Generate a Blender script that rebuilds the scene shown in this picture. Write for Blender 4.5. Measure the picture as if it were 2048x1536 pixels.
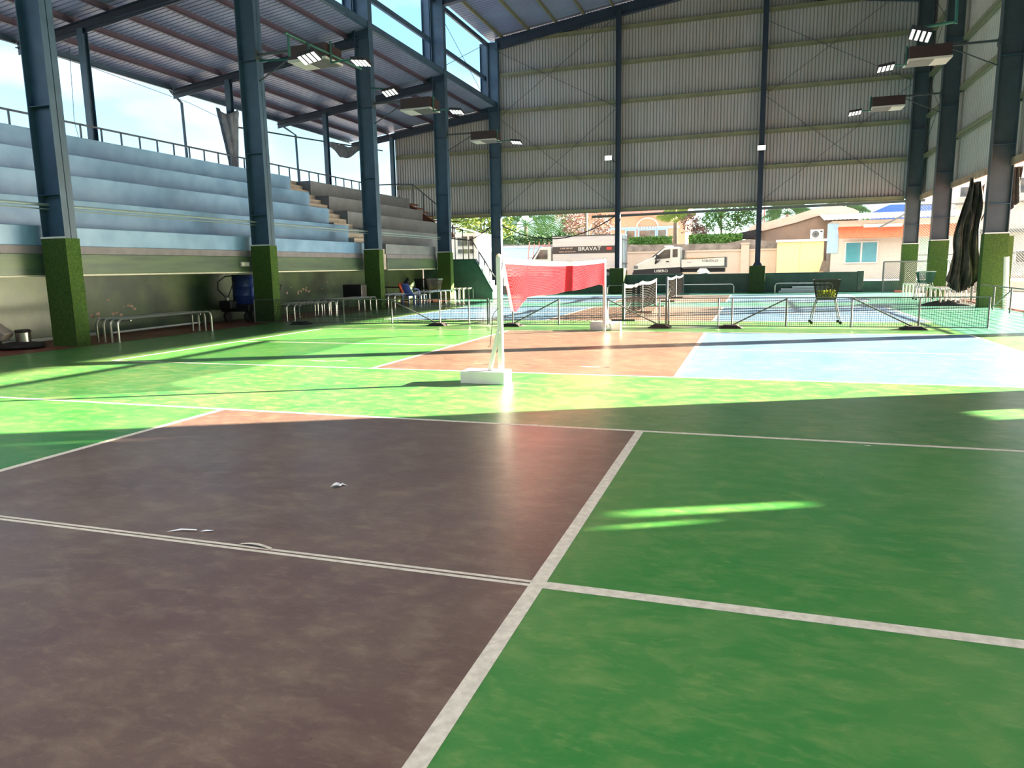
import bpy, bmesh, math, random
from mathutils import Vector, Matrix
random.seed(7)
R = math.radians
SC = bpy.context.scene
COL = SC.collection
for o in list(bpy.data.objects): bpy.data.objects.remove(o)

# ------------------------------------------------------------------ camera
cd = bpy.data.cameras.new('camera'); cam = bpy.data.objects.new('camera', cd); COL.objects.link(cam)
cr = Vector((0.95001429, 0.31169838, -0.01780377)); cu = Vector((-0.03289679, 0.15664708, 0.98710663)); cf = Vector((-0.31046844, 0.93717971, -0.15907084))
cam.matrix_world = Matrix(((cr.x, cu.x, -cf.x, 0.86413), (cr.y, cu.y, -cf.y, -2.91624), (cr.z, cu.z, -cf.z, 1.39827), (0, 0, 0, 1)))
cd.sensor_width = 36; cd.lens = 1444.177 / 2048 * 36; cd.clip_end = 500; cd.clip_start = 0.05
SC.camera = cam

# ------------------------------------------------------------------ light
SUN_EL, SUN_AZ = 12.0, 25.1            # azimuth from +X towards +Y
sd = bpy.data.lights.new('sun', 'SUN'); sd.energy = 48; sd.angle = R(0.53); sd.color = (1, 0.85, 0.62)
so = bpy.data.objects.new('sun', sd); COL.objects.link(so)
sdir = Vector((math.cos(R(SUN_EL)) * math.cos(R(SUN_AZ)), math.cos(R(SUN_EL)) * math.sin(R(SUN_AZ)), math.sin(R(SUN_EL))))
so.rotation_euler = sdir.to_track_quat('Z', 'Y').to_euler(); so.location = (30, 20, 20)
w = bpy.data.worlds.new('world'); SC.world = w; w.use_nodes = True
nt = w.node_tree; nt.nodes.clear()
sky = nt.nodes.new('ShaderNodeTexSky'); sky.sky_type = 'NISHITA'; sky.sun_disc = False
sky.sun_elevation = R(32); sky.sun_rotation = R(90 - SUN_AZ); sky.air_density = 1.0; sky.dust_density = 1.0; sky.ozone_density = 1.5
tc = nt.nodes.new('ShaderNodeTexCoord'); mp = nt.nodes.new('ShaderNodeMapping'); mp.inputs['Scale'].default_value = (1, 1, 2.6)
nz = nt.nodes.new('ShaderNodeTexNoise'); nz.inputs['Scale'].default_value = 2.3; nz.inputs['Detail'].default_value = 7
ramp = nt.nodes.new('ShaderNodeValToRGB'); ramp.color_ramp.elements[0].position = 0.44; ramp.color_ramp.elements[1].position = 0.66
mix = nt.nodes.new('ShaderNodeMixRGB'); mix.inputs[2].default_value = (0.62, 0.68, 0.70, 1)
mul = nt.nodes.new('ShaderNodeMixRGB'); mul.blend_type = 'MULTIPLY'; mul.inputs[0].default_value = 1; mul.inputs[2].default_value = (0.115, 0.15, 0.155, 1)
bg = nt.nodes.new('ShaderNodeBackground'); bg.inputs['Strength'].default_value = 1.0
ow = nt.nodes.new('ShaderNodeOutputWorld'); L = nt.links.new
L(tc.outputs['Generated'], mp.inputs[0]); L(mp.outputs[0], nz.inputs['Vector']); L(nz.outputs[0], ramp.inputs[0])
L(ramp.outputs[0], mix.inputs[0]); L(sky.outputs[0], mul.inputs[1]); L(mul.outputs[0], mix.inputs[1]); 
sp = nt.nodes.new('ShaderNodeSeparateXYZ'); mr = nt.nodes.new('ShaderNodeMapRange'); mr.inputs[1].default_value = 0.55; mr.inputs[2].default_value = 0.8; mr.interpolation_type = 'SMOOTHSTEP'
mix2 = nt.nodes.new('ShaderNodeMixRGB'); mix2.inputs[2].default_value = (1.5, 1.5, 1.52, 1)          # brighter sky added overhead, out of view, to lift the near floor
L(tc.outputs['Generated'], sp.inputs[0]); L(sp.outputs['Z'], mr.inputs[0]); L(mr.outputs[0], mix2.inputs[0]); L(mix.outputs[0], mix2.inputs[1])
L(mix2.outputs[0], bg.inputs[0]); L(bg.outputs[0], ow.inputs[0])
SC.view_settings.view_transform = 'Standard'; SC.view_settings.look = 'None'; SC.view_settings.gamma = 1; SC.view_settings.use_curve_mapping = False
SC.view_settings.exposure = 1.42
SC.cycles.max_bounces = 10; SC.cycles.diffuse_bounces = 6; SC.cycles.glossy_bounces = 4; SC.cycles.transparent_max_bounces = 16

# ------------------------------------------------------------------ materials
MATS = {}
def mat(name, col, rough=0.6, metal=0.0, var=0.12, scale=6.0, bump=0.0, bscale=40.0, col2=None, spec=0.5, emit=None, stretch=None):
    """principled paint with noise variation between col and col2 and an optional bump"""
    if name in MATS: return MATS[name]
    m = bpy.data.materials.new(name); m.use_nodes = True; t = m.node_tree; b = t.nodes['Principled BSDF']
    b.inputs['Roughness'].default_value = rough; b.inputs['Metallic'].default_value = metal; b.inputs['Specular IOR Level'].default_value = spec
    c = tuple(col) + (1,); d = tuple(col2) + (1,) if col2 else tuple(x * (1 - var) for x in col) + (1,)
    tcn = t.nodes.new('ShaderNodeTexCoord'); src = tcn.outputs['Object']
    if stretch:
        mpn = t.nodes.new('ShaderNodeMapping'); mpn.inputs['Scale'].default_value = stretch; t.links.new(src, mpn.inputs[0]); src = mpn.outputs[0]
    n = t.nodes.new('ShaderNodeTexNoise'); n.inputs['Scale'].default_value = scale; n.inputs['Detail'].default_value = 5; t.links.new(src, n.inputs['Vector'])
    r = t.nodes.new('ShaderNodeValToRGB'); r.color_ramp.elements[0].position = 0.35; r.color_ramp.elements[1].position = 0.65
    r.color_ramp.elements[0].color = c; r.color_ramp.elements[1].color = d
    t.links.new(n.outputs[0], r.inputs[0]); t.links.new(r.outputs[0], b.inputs['Base Color'])
    if bump:
        n2 = t.nodes.new('ShaderNodeTexNoise'); n2.inputs['Scale'].default_value = bscale; n2.inputs['Detail'].default_value = 4; t.links.new(src, n2.inputs['Vector'])
        bp = t.nodes.new('ShaderNodeBump'); bp.inputs['Strength'].default_value = bump; bp.inputs['Distance'].default_value = 0.01
        t.links.new(n2.outputs[0], bp.inputs['Height']); t.links.new(bp.outputs[0], b.inputs['Normal'])
    if emit:
        b.inputs['Emission Color'].default_value = tuple(emit[:3]) + (1,); b.inputs['Emission Strength'].default_value = emit[3]
    MATS[name] = m; return m

def floor_paint(name, col, wear, amt=0.5, rough=0.3):
    """court paint: worn streaks, scuffs and an uneven gloss"""
    m = bpy.data.materials.new(name); m.use_nodes = True; t = m.node_tree; b = t.nodes['Principled BSDF']; K = t.links.new
    tcn = t.nodes.new('ShaderNodeTexCoord')
    def noise(sc, det, stretch=(1, 1, 1), rot=0, dist=0):
        mpn = t.nodes.new('ShaderNodeMapping'); mpn.inputs['Scale'].default_value = stretch; mpn.inputs['Rotation'].default_value = (0, 0, rot)
        n = t.nodes.new('ShaderNodeTexNoise'); n.inputs['Scale'].default_value = sc; n.inputs['Detail'].default_value = det; n.inputs['Distortion'].default_value = dist
        n.inputs['Roughness'].default_value = 0.68
        K(tcn.outputs['Object'], mpn.inputs[0]); K(mpn.outputs[0], n.inputs['Vector']); return n.outputs[0]
    def rng(v, a, c, lo=0.0, hi=1.0):
        r = t.nodes.new('ShaderNodeMapRange'); r.inputs[1].default_value = a; r.inputs[2].default_value = c; r.inputs[3].default_value = lo; r.inputs[4].default_value = hi
        r.clamp = True; K(v, r.inputs[0]); return r.outputs[0]
    def math_(op, a, c):
        q = t.nodes.new('ShaderNodeMath'); q.operation = op
        for i, v in enumerate((a, c)):
            if isinstance(v, float): q.inputs[i].default_value = v
            else: K(v, q.inputs[i])
        return q.outputs[0]
    big = rng(noise(0.9, 7), 0.40, 0.74)
    fine = rng(noise(4.5, 10, (1, 1.7, 1), 0.5, 0.35), 0.47, 0.74)
    scuff = rng(noise(13.0, 9, (1, 2.6, 1), -0.6, 0.5), 0.53, 0.74)
    f = math_('MULTIPLY', math_('ADD', math_('MULTIPLY', big, 0.45), math_('ADD', math_('MULTIPLY', fine, 0.75), math_('MULTIPLY', scuff, 0.65))), float(amt))
    mx = t.nodes.new('ShaderNodeMixRGB'); mx.inputs[1].default_value = tuple(col) + (1,); mx.inputs[2].default_value = tuple(wear) + (1,)
    mx.use_clamp = True; K(f, mx.inputs[0]); K(mx.outputs[0], b.inputs['Base Color'])
    K(rng(noise(1.7, 7), 0.25, 0.75, rough - 0.04, rough + 0.10), b.inputs['Roughness'])
    bp = t.nodes.new('ShaderNodeBump'); bp.inputs['Strength'].default_value = 0.22; bp.inputs['Distance'].default_value = 0.004
    K(noise(60.0, 4), bp.inputs['Height']); K(bp.outputs[0], b.inputs['Normal'])
    MATS[name] = m; return m

GREEN = floor_paint('court green', (0.028, 0.165, 0.040), (0.27, 0.30, 0.12), 0.75)
GREEN2 = floor_paint('court bright green', (0.030, 0.19, 0.036), (0.22, 0.31, 0.10), 0.6)
BROWN = floor_paint('court brown', (0.115, 0.066, 0.054), (0.27, 0.20, 0.13), 0.62)
BLUE = floor_paint('court blue', (0.075, 0.165, 0.30), (0.20, 0.275, 0.32), 0.6)
TEAL = floor_paint('apron teal', (0.04, 0.20, 0.14), (0.16, 0.29, 0.2), 0.5)
RED = floor_paint('kerb red', (0.16, 0.04, 0.03), (0.2, 0.1, 0.07), 0.5, 0.4)
LINE = mat('line white', (0.70, 0.64, 0.53), 0.5, col2=(0.54, 0.49, 0.40), scale=26)
STEEL = mat('column steel hazed blue', (0.045, 0.095, 0.16), 0.45, var=0.25, scale=2.5)  # blue sky glare over the left columns is mixed into this paint
STEELD = mat('rafter steel blue', (0.03, 0.05, 0.09), 0.5, var=0.25, scale=2.5)
STEELR = mat('right column paint', (0.05, 0.07, 0.085), 0.45, var=0.25, scale=2.5)
RAILP = mat('rail blue grey', (0.10, 0.13, 0.17), 0.5)
TURF = mat('turf', (0.024, 0.08, 0.010), 0.9, col2=(0.065, 0.125, 0.015), scale=30, bump=1.0, bscale=160)
WTAPE = mat('white tape', (0.75, 0.75, 0.73), 0.5)
SHEET = mat('cladding sheet', (0.38, 0.375, 0.40), 0.45, col2=(0.345, 0.325, 0.325), scale=0.6, stretch=(1, 1, 0.25))
SHEETR = mat('right cladding sheet', (0.46, 0.45, 0.43), 0.45, col2=(0.40, 0.38, 0.35), scale=0.7, stretch=(1, 1, 0.25))
ROOFS = mat('roof sheet', (0.21, 0.26, 0.42), 0.4, col2=(0.18, 0.20, 0.34), scale=0.5)  # sheet colour includes the blue cast of the haze
GIRT = mat('girt olive', (0.20, 0.20, 0.12), 0.55, col2=(0.15, 0.16, 0.10), scale=3)
PURL = mat('purlin red oxide', (0.085, 0.06, 0.10), 0.6, col2=(0.065, 0.052, 0.085), scale=4)  # red oxide shifted towards blue for the haze
RUST = mat('rusty steel', (0.20, 0.07, 0.04), 0.8, col2=(0.11, 0.05, 0.035), scale=14)
TIER = mat('tier hazed blue paint', (0.21, 0.38, 0.60), 0.3, col2=(0.145, 0.29, 0.49), scale=1.4, bump=0.15, bscale=12)  # grey-blue paint with the lens haze mixed in as extra blue
TIERG = mat('tier grey paint', (0.19, 0.215, 0.25), 0.5, col2=(0.15, 0.17, 0.205), scale=1.8, bump=0.15, bscale=12)
STEP = mat('step concrete', (0.42, 0.38, 0.34), 0.75, col2=(0.32, 0.29, 0.26), scale=4)
LIP = mat('lip concrete', (0.20, 0.19, 0.22), 0.6, col2=(0.15, 0.14, 0.17), scale=3)
FASC = mat('fascia green', (0.085, 0.14, 0.075), 0.35, col2=(0.045, 0.085, 0.06), scale=2, stretch=(1, 0.4, 3))
WALLG = mat('wall green', (0.07, 0.115, 0.045), 0.3, col2=(0.025, 0.05, 0.03), scale=1.2, bump=0.1)
FLAKE = mat('flaked plaster', (0.55, 0.36, 0.28), 0.8, scale=20)
DGREEN = mat('parapet dark green', (0.016, 0.06, 0.045), 0.4, col2=(0.03, 0.085, 0.065), scale=3)
STGREEN = mat('stair wall green', (0.05, 0.15, 0.10), 0.5, col2=(0.035, 0.11, 0.08), scale=3)
INOX = mat('stainless steel', (0.66, 0.64, 0.60), 0.3, 1.0, var=0.1)
GALV = mat('galvanised steel', (0.14, 0.15, 0.15), 0.5, 0.3)
DSTEEL = mat('dark painted steel', (0.045, 0.06, 0.07), 0.5)
GBRK = mat('bracket green', (0.01, 0.10, 0.08), 0.4)
BLACK = mat('black plastic', (0.012, 0.012, 0.015), 0.5)
RUBBER = mat('dark rubber', (0.018, 0.016, 0.014), 0.8)
WHITE = mat('white paint', (0.74, 0.74, 0.71), 0.4, var=0.06)
VWHITE = mat('vehicle white', (0.56, 0.56, 0.53), 0.35, var=0.05)
CREAM = mat('cream plaster', (0.60, 0.57, 0.51), 0.8, var=0.06)
PEACH = mat('peach plaster', (0.58, 0.36, 0.24), 0.85, var=0.08)
PWALL = mat('pink cream wall', (0.60, 0.48, 0.38), 0.85, var=0.08, scale=2)
YELLOW = mat('pale yellow panel', (0.80, 0.68, 0.34), 0.6, var=0.06)
GLASST = mat('teal glass', (0.08, 0.33, 0.42), 0.1, spec=0.8, var=0.3, scale=1)
GLASSD = mat('dark glass', (0.04, 0.04, 0.045), 0.08, spec=0.8, col2=(0.14, 0.12, 0.10), scale=2)
TILE = mat('orange roof tile', (0.72, 0.16, 0.06), 0.7, col2=(0.55, 0.11, 0.05), scale=9)
REDNET = mat('red net cord', (0.72, 0.035, 0.06), 0.7, var=0.1)
NETBLK = mat('black net cord', (0.02, 0.022, 0.022), 0.8)
BROXN = mat('light housing brown', (0.035, 0.018, 0.018), 0.4)
DIFF = mat('light diffuser', (0.50, 0.50, 0.48), 0.5, var=0.04)
GRILL = mat('light louvre', (0.12, 0.12, 0.125), 0.5, 0.2, scale=60)
LEDM = mat('lit led panel', (0.9, 0.9, 0.9), 0.4, emit=(1, 1, 1, .45))
BLUEP = mat('blue drum plastic', (0.03, 0.06, 0.25), 0.3)
CHAIRB = mat('blue chair plastic', (0.12, 0.19, 0.62), 0.35)
ORANGE = mat('orange cloth', (0.75, 0.10, 0.03), 0.7)
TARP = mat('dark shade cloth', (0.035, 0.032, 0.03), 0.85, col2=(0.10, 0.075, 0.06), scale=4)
TARPG = mat('grey shade cloth', (0.16, 0.19, 0.24), 0.85, col2=(0.10, 0.12, 0.16), scale=4)
BALL = mat('tennis ball felt', (0.55, 0.62, 0.05), 0.95, scale=30)
LEAF = mat('leaf green', (0.045, 0.14, 0.02), 0.6, col2=(0.085, 0.21, 0.03), scale=1.2)
LEAFD = mat('leaf dark green', (0.02, 0.07, 0.018), 0.6, col2=(0.045, 0.12, 0.03), scale=1.2)
LEAFY = mat('leaf yellow green', (0.19, 0.25, 0.03), 0.6, col2=(0.10, 0.20, 0.03), scale=1.2)
LEAFR = mat('leaf pink red', (0.24, 0.13, 0.11), 0.7, col2=(0.15, 0.09, 0.075), scale=2)
BARK = mat('bark', (0.20, 0.16, 0.12), 0.9, var=0.3, bump=0.6, bscale=20)
ROAD = mat('concrete road', (0.42, 0.40, 0.37), 0.8, col2=(0.34, 0.32, 0.3), scale=1)
OUTRED = mat('outdoor court red', (0.50, 0.17, 0.16), 0.7, col2=(0.42, 0.13, 0.13), scale=2)
SOIL = mat('dry ground', (0.30, 0.27, 0.22), 0.9, scale=1)
ROUGHW = mat('old concrete', (0.30, 0.26, 0.23), 0.9, col2=(0.16, 0.14, 0.12), scale=2.5, bump=0.5, bscale=8)
BROWNW = mat('brown rendered wall', (0.33, 0.23, 0.17), 0.9, col2=(0.26, 0.19, 0.15), scale=1.5)
PINKC = mat('pink coping', (0.66, 0.47, 0.38), 0.8, scale=3)
TRUCKG = mat('truck box panel', (0.42, 0.42, 0.47), 0.4, col2=(0.56, 0.50, 0.46), scale=1.5, stretch=(0.3, 1, 6))
DARKB = mat('dark band', (0.045, 0.035, 0.035), 0.5)
REDP = mat('red paint', (0.6, 0.05, 0.04), 0.5)
TYRE = mat('tyre rubber', (0.02, 0.02, 0.02), 0.8)
LBLUE = mat('light blue paint', (0.36, 0.55, 0.75), 0.5)
BTARP = mat('blue tarpaulin', (0.08, 0.20, 0.62), 0.6)
WOOD = mat('plywood', (0.60, 0.38, 0.17), 0.7, scale=5)
PAPER = mat('paper', (0.85, 0.85, 0.86), 0.6)
CLOTHD = mat('black cloth', (0.02, 0.02, 0.022), 0.9)
TAPEY = mat('beige tape', (0.45, 0.40, 0.26), 0.6)

# ------------------------------------------------------------------ mesh helpers
WORLD = {}
class MB:
    def __init__(s): s.v = []; s.f = []; s.m = []; s.mi = 0
    def face(s, pts):
        i = len(s.v); s.v += [Vector(p) for p in pts]; s.f.append(list(range(i, i + len(pts)))); s.m.append(s.mi); return s
    def hexa(s, p):
        i = len(s.v); s.v += [Vector(q) for q in p]
        for f in ((0, 3, 2, 1), (4, 5, 6, 7), (0, 1, 5, 4), (1, 2, 6, 5), (2, 3, 7, 6), (3, 0, 4, 7)): s.f.append([i + k for k in f]); s.m.append(s.mi)
        return s
    def box(s, x0, x1, y0, y1, z0, z1):
        return s.hexa([(x0, y0, z0), (x1, y0, z0), (x1, y1, z0), (x0, y1, z0), (x0, y0, z1), (x1, y0, z1), (x1, y1, z1), (x0, y1, z1)])
    def bar(s, a, b, w=0.05, h=None, up=(0, 0, 1)):
        a = Vector(a); b = Vector(b); h = h or w; d = (b - a).normalized(); u = Vector(up)
        if abs(d.dot(u)) > 0.98: u = Vector((1, 0, 0))
        r = d.cross(u).normalized(); u = r.cross(d).normalized(); p = []
        for c in (a, b):
            for sx, sy in ((-1, -1), (1, -1), (1, 1), (-1, 1)): p.append(c + r * sx * w / 2 + u * sy * h / 2)
        return s.hexa(p)
    def tube(s, pts, r, n=8, caps=True, radii=None):
        pts = [Vector(p) for p in pts]; rings = []; prev = None
        for k, p in enumerate(pts):
            d = ((pts[min(k + 1, len(pts) - 1)] - pts[max(k - 1, 0)])).normalized()
            if prev is None:
                u = Vector((0, 0, 1)) if abs(d.z) < 0.9 else Vector((1, 0, 0)); a = d.cross(u).normalized()
            else: a = (prev - d * prev.dot(d)).normalized()
            prev = a; b = d.cross(a); rr = radii[k] if radii else r; i = len(s.v)
            s.v += [p + (a * math.cos(2 * math.pi * j / n) + b * math.sin(2 * math.pi * j / n)) * rr for j in range(n)]; rings.append(i)
        for i, j in zip(rings, rings[1:]):
            for k in range(n): s.f.append([i + k, i + (k + 1) % n, j + (k + 1) % n, j + k]); s.m.append(s.mi)
        if caps:
            s.f.append([rings[0] + k for k in reversed(range(n))]); s.m.append(s.mi); s.f.append([rings[-1] + k for k in range(n)]); s.m.append(s.mi)
        return s
    def lathe(s, c, prof, n=20, axis='z'):
        c = Vector(c); rings = []
        for r, z in prof:
            i = len(s.v); rings.append(i)
            for k in range(n):
                q = 2 * math.pi * k / n; x, y = r * math.cos(q), r * math.sin(q)
                s.v.append(c + (Vector((x, y, z)) if axis == 'z' else Vector((x, z, y)) if axis == 'y' else Vector((z, x, y))))
        for i, j in zip(rings, rings[1:]):
            for k in range(n): s.f.append([i + k, i + (k + 1) % n, j + (k + 1) % n, j + k]); s.m.append(s.mi)
        for i in (rings[0], rings[-1]): s.f.append([i + k for k in range(n)]); s.m.append(s.mi)
        return s
    def prism(s, poly, a, b, axis='y'):
        """poly: (u,v) pairs; axis y -> (x,z) extruded in y ; x -> (y,z) extruded in x ; z -> (x,y)"""
        def P(u, v, t): return (u, t, v) if axis == 'y' else (t, u, v) if axis == 'x' else (u, v, t)
        i = len(s.v); n = len(poly); s.v += [Vector(P(u, v, a)) for u, v in poly] + [Vector(P(u, v, b)) for u, v in poly]
        s.f.append([i + k for k in reversed(range(n))]); s.m.append(s.mi); s.f.append([i + n + k for k in range(n)]); s.m.append(s.mi)
        for k in range(n): s.f.append([i + k, i + (k + 1) % n, i + n + (k + 1) % n, i + n + k]); s.m.append(s.mi)
        return s
    def ball(s, c, r, n=10, m=6, sz=1.0):
        return s.lathe(c, [(max(r * math.sin(math.pi * k / m), r * 0.02), -r * sz * math.cos(math.pi * k / m)) for k in range(m + 1)], n)
    def grid(s, P, nu, nv):
        i = len(s.v); s.v += [Vector(P(a / nu, b / nv)) for b in range(nv + 1) for a in range(nu + 1)]
        for b in range(nv):
            for a in range(nu): k = i + b * (nu + 1) + a; s.f.append([k, k + 1, k + nu + 2, k + nu + 1]); s.m.append(s.mi)
        return s
    def cord(s, pts, r):
        return s.tube(pts, r, 3, False)
    def build(s, name, mats, parent=None, smooth=False, bevel=0.0, origin=None, solid=0.0, fix=True):
        lo = Vector([min(q[k] for q in s.v) for k in range(3)]); hi = Vector([max(q[k] for q in s.v) for k in range(3)])
        o0 = Vector(origin) if origin is not None else Vector(((lo.x + hi.x) / 2, (lo.y + hi.y) / 2, lo.z))
        me = bpy.data.meshes.new(name); me.from_pydata([tuple(q - o0) for q in s.v], [], s.f)
        for mm in (mats if isinstance(mats, (list, tuple)) else [mats]): me.materials.append(mm)
        for p, mi in zip(me.polygons, s.m): p.material_index = mi; p.use_smooth = smooth
        if fix:
            bm = bmesh.new(); bm.from_mesh(me); bmesh.ops.recalc_face_normals(bm, faces=bm.faces); bm.to_mesh(me); bm.free()
        me.update()
        o = bpy.data.objects.new(name, me); COL.objects.link(o); WORLD[o.name] = o0
        if parent is not None: o.parent = parent; o.location = o0 - WORLD[parent.name]
        else: o.location = o0
        if solid: q = o.modifiers.new('solid', 'SOLIDIFY'); q.thickness = solid; q.offset = 0
        if bevel: q = o.modifiers.new('bevel', 'BEVEL'); q.width = bevel; q.segments = 2; q.limit_method = 'ANGLE'
        if smooth:
            try: me.set_sharp_from_angle(angle=R(40))
            except Exception: pass
        return o

def tag(o, label, cat, group=None, kind=None):
    o['label'] = label; o['category'] = cat
    if group: o['group'] = group
    if kind: o['kind'] = kind
    return o
def thing(name, label, cat, loc=(0, 0, 0), group=None, kind=None):
    o = bpy.data.objects.new(name, None); COL.objects.link(o); o.location = loc; o.empty_display_size = 0.1; WORLD[o.name] = Vector(loc)
    return tag(o, label, cat, group, kind)
def struct(o): o['kind'] = 'structure'; return o
def part(o, label): o['label'] = label; return o
def dup(root, loc, rz=0.0, label=None, scale=None):
    c = root.copy(); COL.objects.link(c); c.location = loc; c.rotation_euler = (0, 0, rz); WORLD[c.name] = Vector(loc)
    if label: c['label'] = label
    if scale: c.scale = scale
    def rec(a, b):
        for ch in list(a.children):
            d = ch.copy(); COL.objects.link(d); d.parent = b; rec(ch, d)
    rec(root, c); return c
def text(name, body, size, loc, rot, mt, parent, extrude=0.004, sx=1.0):
    cu_ = bpy.data.curves.new(name, 'FONT'); cu_.body = body; cu_.size = size; cu_.extrude = extrude; cu_.align_x = 'CENTER'; cu_.align_y = 'CENTER'
    cu_.materials.append(mt); tmp = bpy.data.objects.new(name, cu_); COL.objects.link(tmp)
    me = bpy.data.meshes.new_from_object(tmp.evaluated_get(bpy.context.evaluated_depsgraph_get())); bpy.data.objects.remove(tmp)
    o = bpy.data.objects.new(name, me); COL.objects.link(o); o.parent = parent
    o.location = Vector(loc) - WORLD[parent.name]; o.rotation_euler = rot; o.scale = (sx, 1, 1); return o

XL, XR, YE = -11.87, 7.25, 34.0
YLC = [8.0, 14.35, 20.6, 27.1, 33.75]

# ------------------------------------------------------------------ ground and floor
g = MB(); g.face([(-160, -160, -0.06), (160, -160, -0.06), (160, 160, -0.06), (-160, 160, -0.06)]); struct(g.build('ground', SOIL, origin=(0, 0, -0.06)))
g = MB(); g.box(-60, 60, 34.75, 120, -0.05, 0.42); struct(g.build('road', ROAD))
g = MB(); g.box(8.0, 18, 14.5, 27, -0.055, -0.012); struct(g.build('outdoor_court', OUTRED))

f = MB()
def fq(x0, x1, y0, y1, z, mi): f.mi = mi; f.face([(x0, y0, z), (x1, y0, z), (x1, y1, z), (x0, y1, z)])
fm = [GREEN, GREEN2, BROWN, BLUE, TEAL, RED, LINE, TAPEY, RUBBER]
f.mi = 0; f.box(-13.9, 7.6, -12, 34.2, -0.05, 0.0)
fq(-13.9, -11.72, -12, 34.2, 0.001, 5)
fq(-11.72, 7.6, 22.0, 34.2, 0.0006, 4); fq(4.75, 7.6, 12.7, 22.0, 0.0006, 4)
kx0, kx1, xa, xb = -4.30, 0.0, -9.10, 4.78
rows = [(-3.14, 3.14, 1, 1), (6.247, 12.53, 1, 3), (15.63, 21.9, 3, 3), (25.1, 31.4, 3, 3)]
for y0, y1, lc, rc in rows:
    fq(xa, kx0, y0, y1, 0.0012, lc); fq(kx0, kx1, y0, y1, 0.0012, 2); fq(kx1, xb, y0, y1, 0.0012, rc)
    W_ = 0.028
    for yy in (y0, y1): fq(xa, xb, yy - W_, yy + W_, 0.002, 6)
    ym = (y0 + y1) / 2
    if y0 < 0:
        fq(kx1 - 0.02, xb, ym - 0.035, ym + 0.035, 0.0021, 6)
        fq(xa, kx1, ym - 0.030, ym - 0.006, 0.0021, 6); fq(xa, kx1, ym + 0.008, ym + 0.030, 0.0021, 6)
    else:
        fq(xa, kx0, ym - W_, ym + W_, 0.0021, 6); fq(kx1, xb, ym - W_, ym + W_, 0.0021, 6)
    for xx in (kx0, kx1, xa, xb): fq(xx - 0.034, xx + 0.034, y0, y1, 0.0024, 6)
def patch(cx, cy, rx, ry, mi, n=11, z=0.003, seed=0):
    rnd = random.Random(seed); f.mi = mi; f.face([(cx + rx * (0.6 + 0.5 * rnd.random()) * math.cos(2 * math.pi * k / n), cy + ry * (0.6 + 0.5 * rnd.random()) * math.sin(2 * math.pi * k / n), z) for k in range(n)])
for k, (cx, cy, rx, ry, mi) in enumerate([(-5.55, 6.86, .22, .05, 7), (-5.2, 6.93, .18, .04, 7), (-5.42, 6.88, .08, .02, 8), (-5.08, 6.95, .09, .015, 8), (-1.25, 6.98, .2, .05, 7), (-1.02, 6.99, .05, .03, 8), (-2.75, 6.98, .16, .02, 8), (-2.95, 7.0, .08, .015, 7), (-2.2, 7.05, .1, .015, 8), (1.75, 3.05, .03, .02, 6), (-0.95, 3.16, .05, .03, 6), (2.9, 6.25, .03, .02, 8)]): patch(cx, cy, rx, ry, mi, seed=k)
floor = struct(f.build('floor', fm, origin=(0, 0, 0), fix=False))

# torn tape and litter on the near floor
t = MB(); t.face([(-2.14, 0.07, .004), (-2.06, 0.115, .007), (-1.98, 0.13, .006), (-2.0, 0.15, .005), (-2.09, 0.13, .007)]); t.face([(-1.96, .13, .004), (-1.9, .14, .008), (-1.89, .16, .005), (-1.94, .155, .006)])
tag(t.build('tape_scrap', PAPER), 'torn scrap of white line tape on the brown court beside the double line', 'tape')
t = MB(); t.grid(lambda u, v: (-1.62 + 0.2 * u, 0.025 - 0.012 * u + 0.02 * v, 0.004 + 0.014 * math.sin(u * 3.1)), 10, 2)
tag(t.build('tape_strip', LINE), 'curled loose strip of peeling white tape lifting from the near double line', 'tape')
t = MB(); t.grid(lambda u, v: (-1.70 + 0.042 * v + 0.02 * u, 1.02 + 0.075 * u - 0.012 * v, 0.006 + 0.02 * abs(math.sin(u * 2.6 + v * 1.5))), 6, 5)
t.face([(-1.665, 1.09, .012), (-1.62, 1.085, .006), (-1.618, 1.092, .006), (-1.66, 1.098, .014)])
tag(t.build('paper_scrap', PAPER), 'small crumpled white paper scrap lying alone on the near brown court', 'litter')

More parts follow.
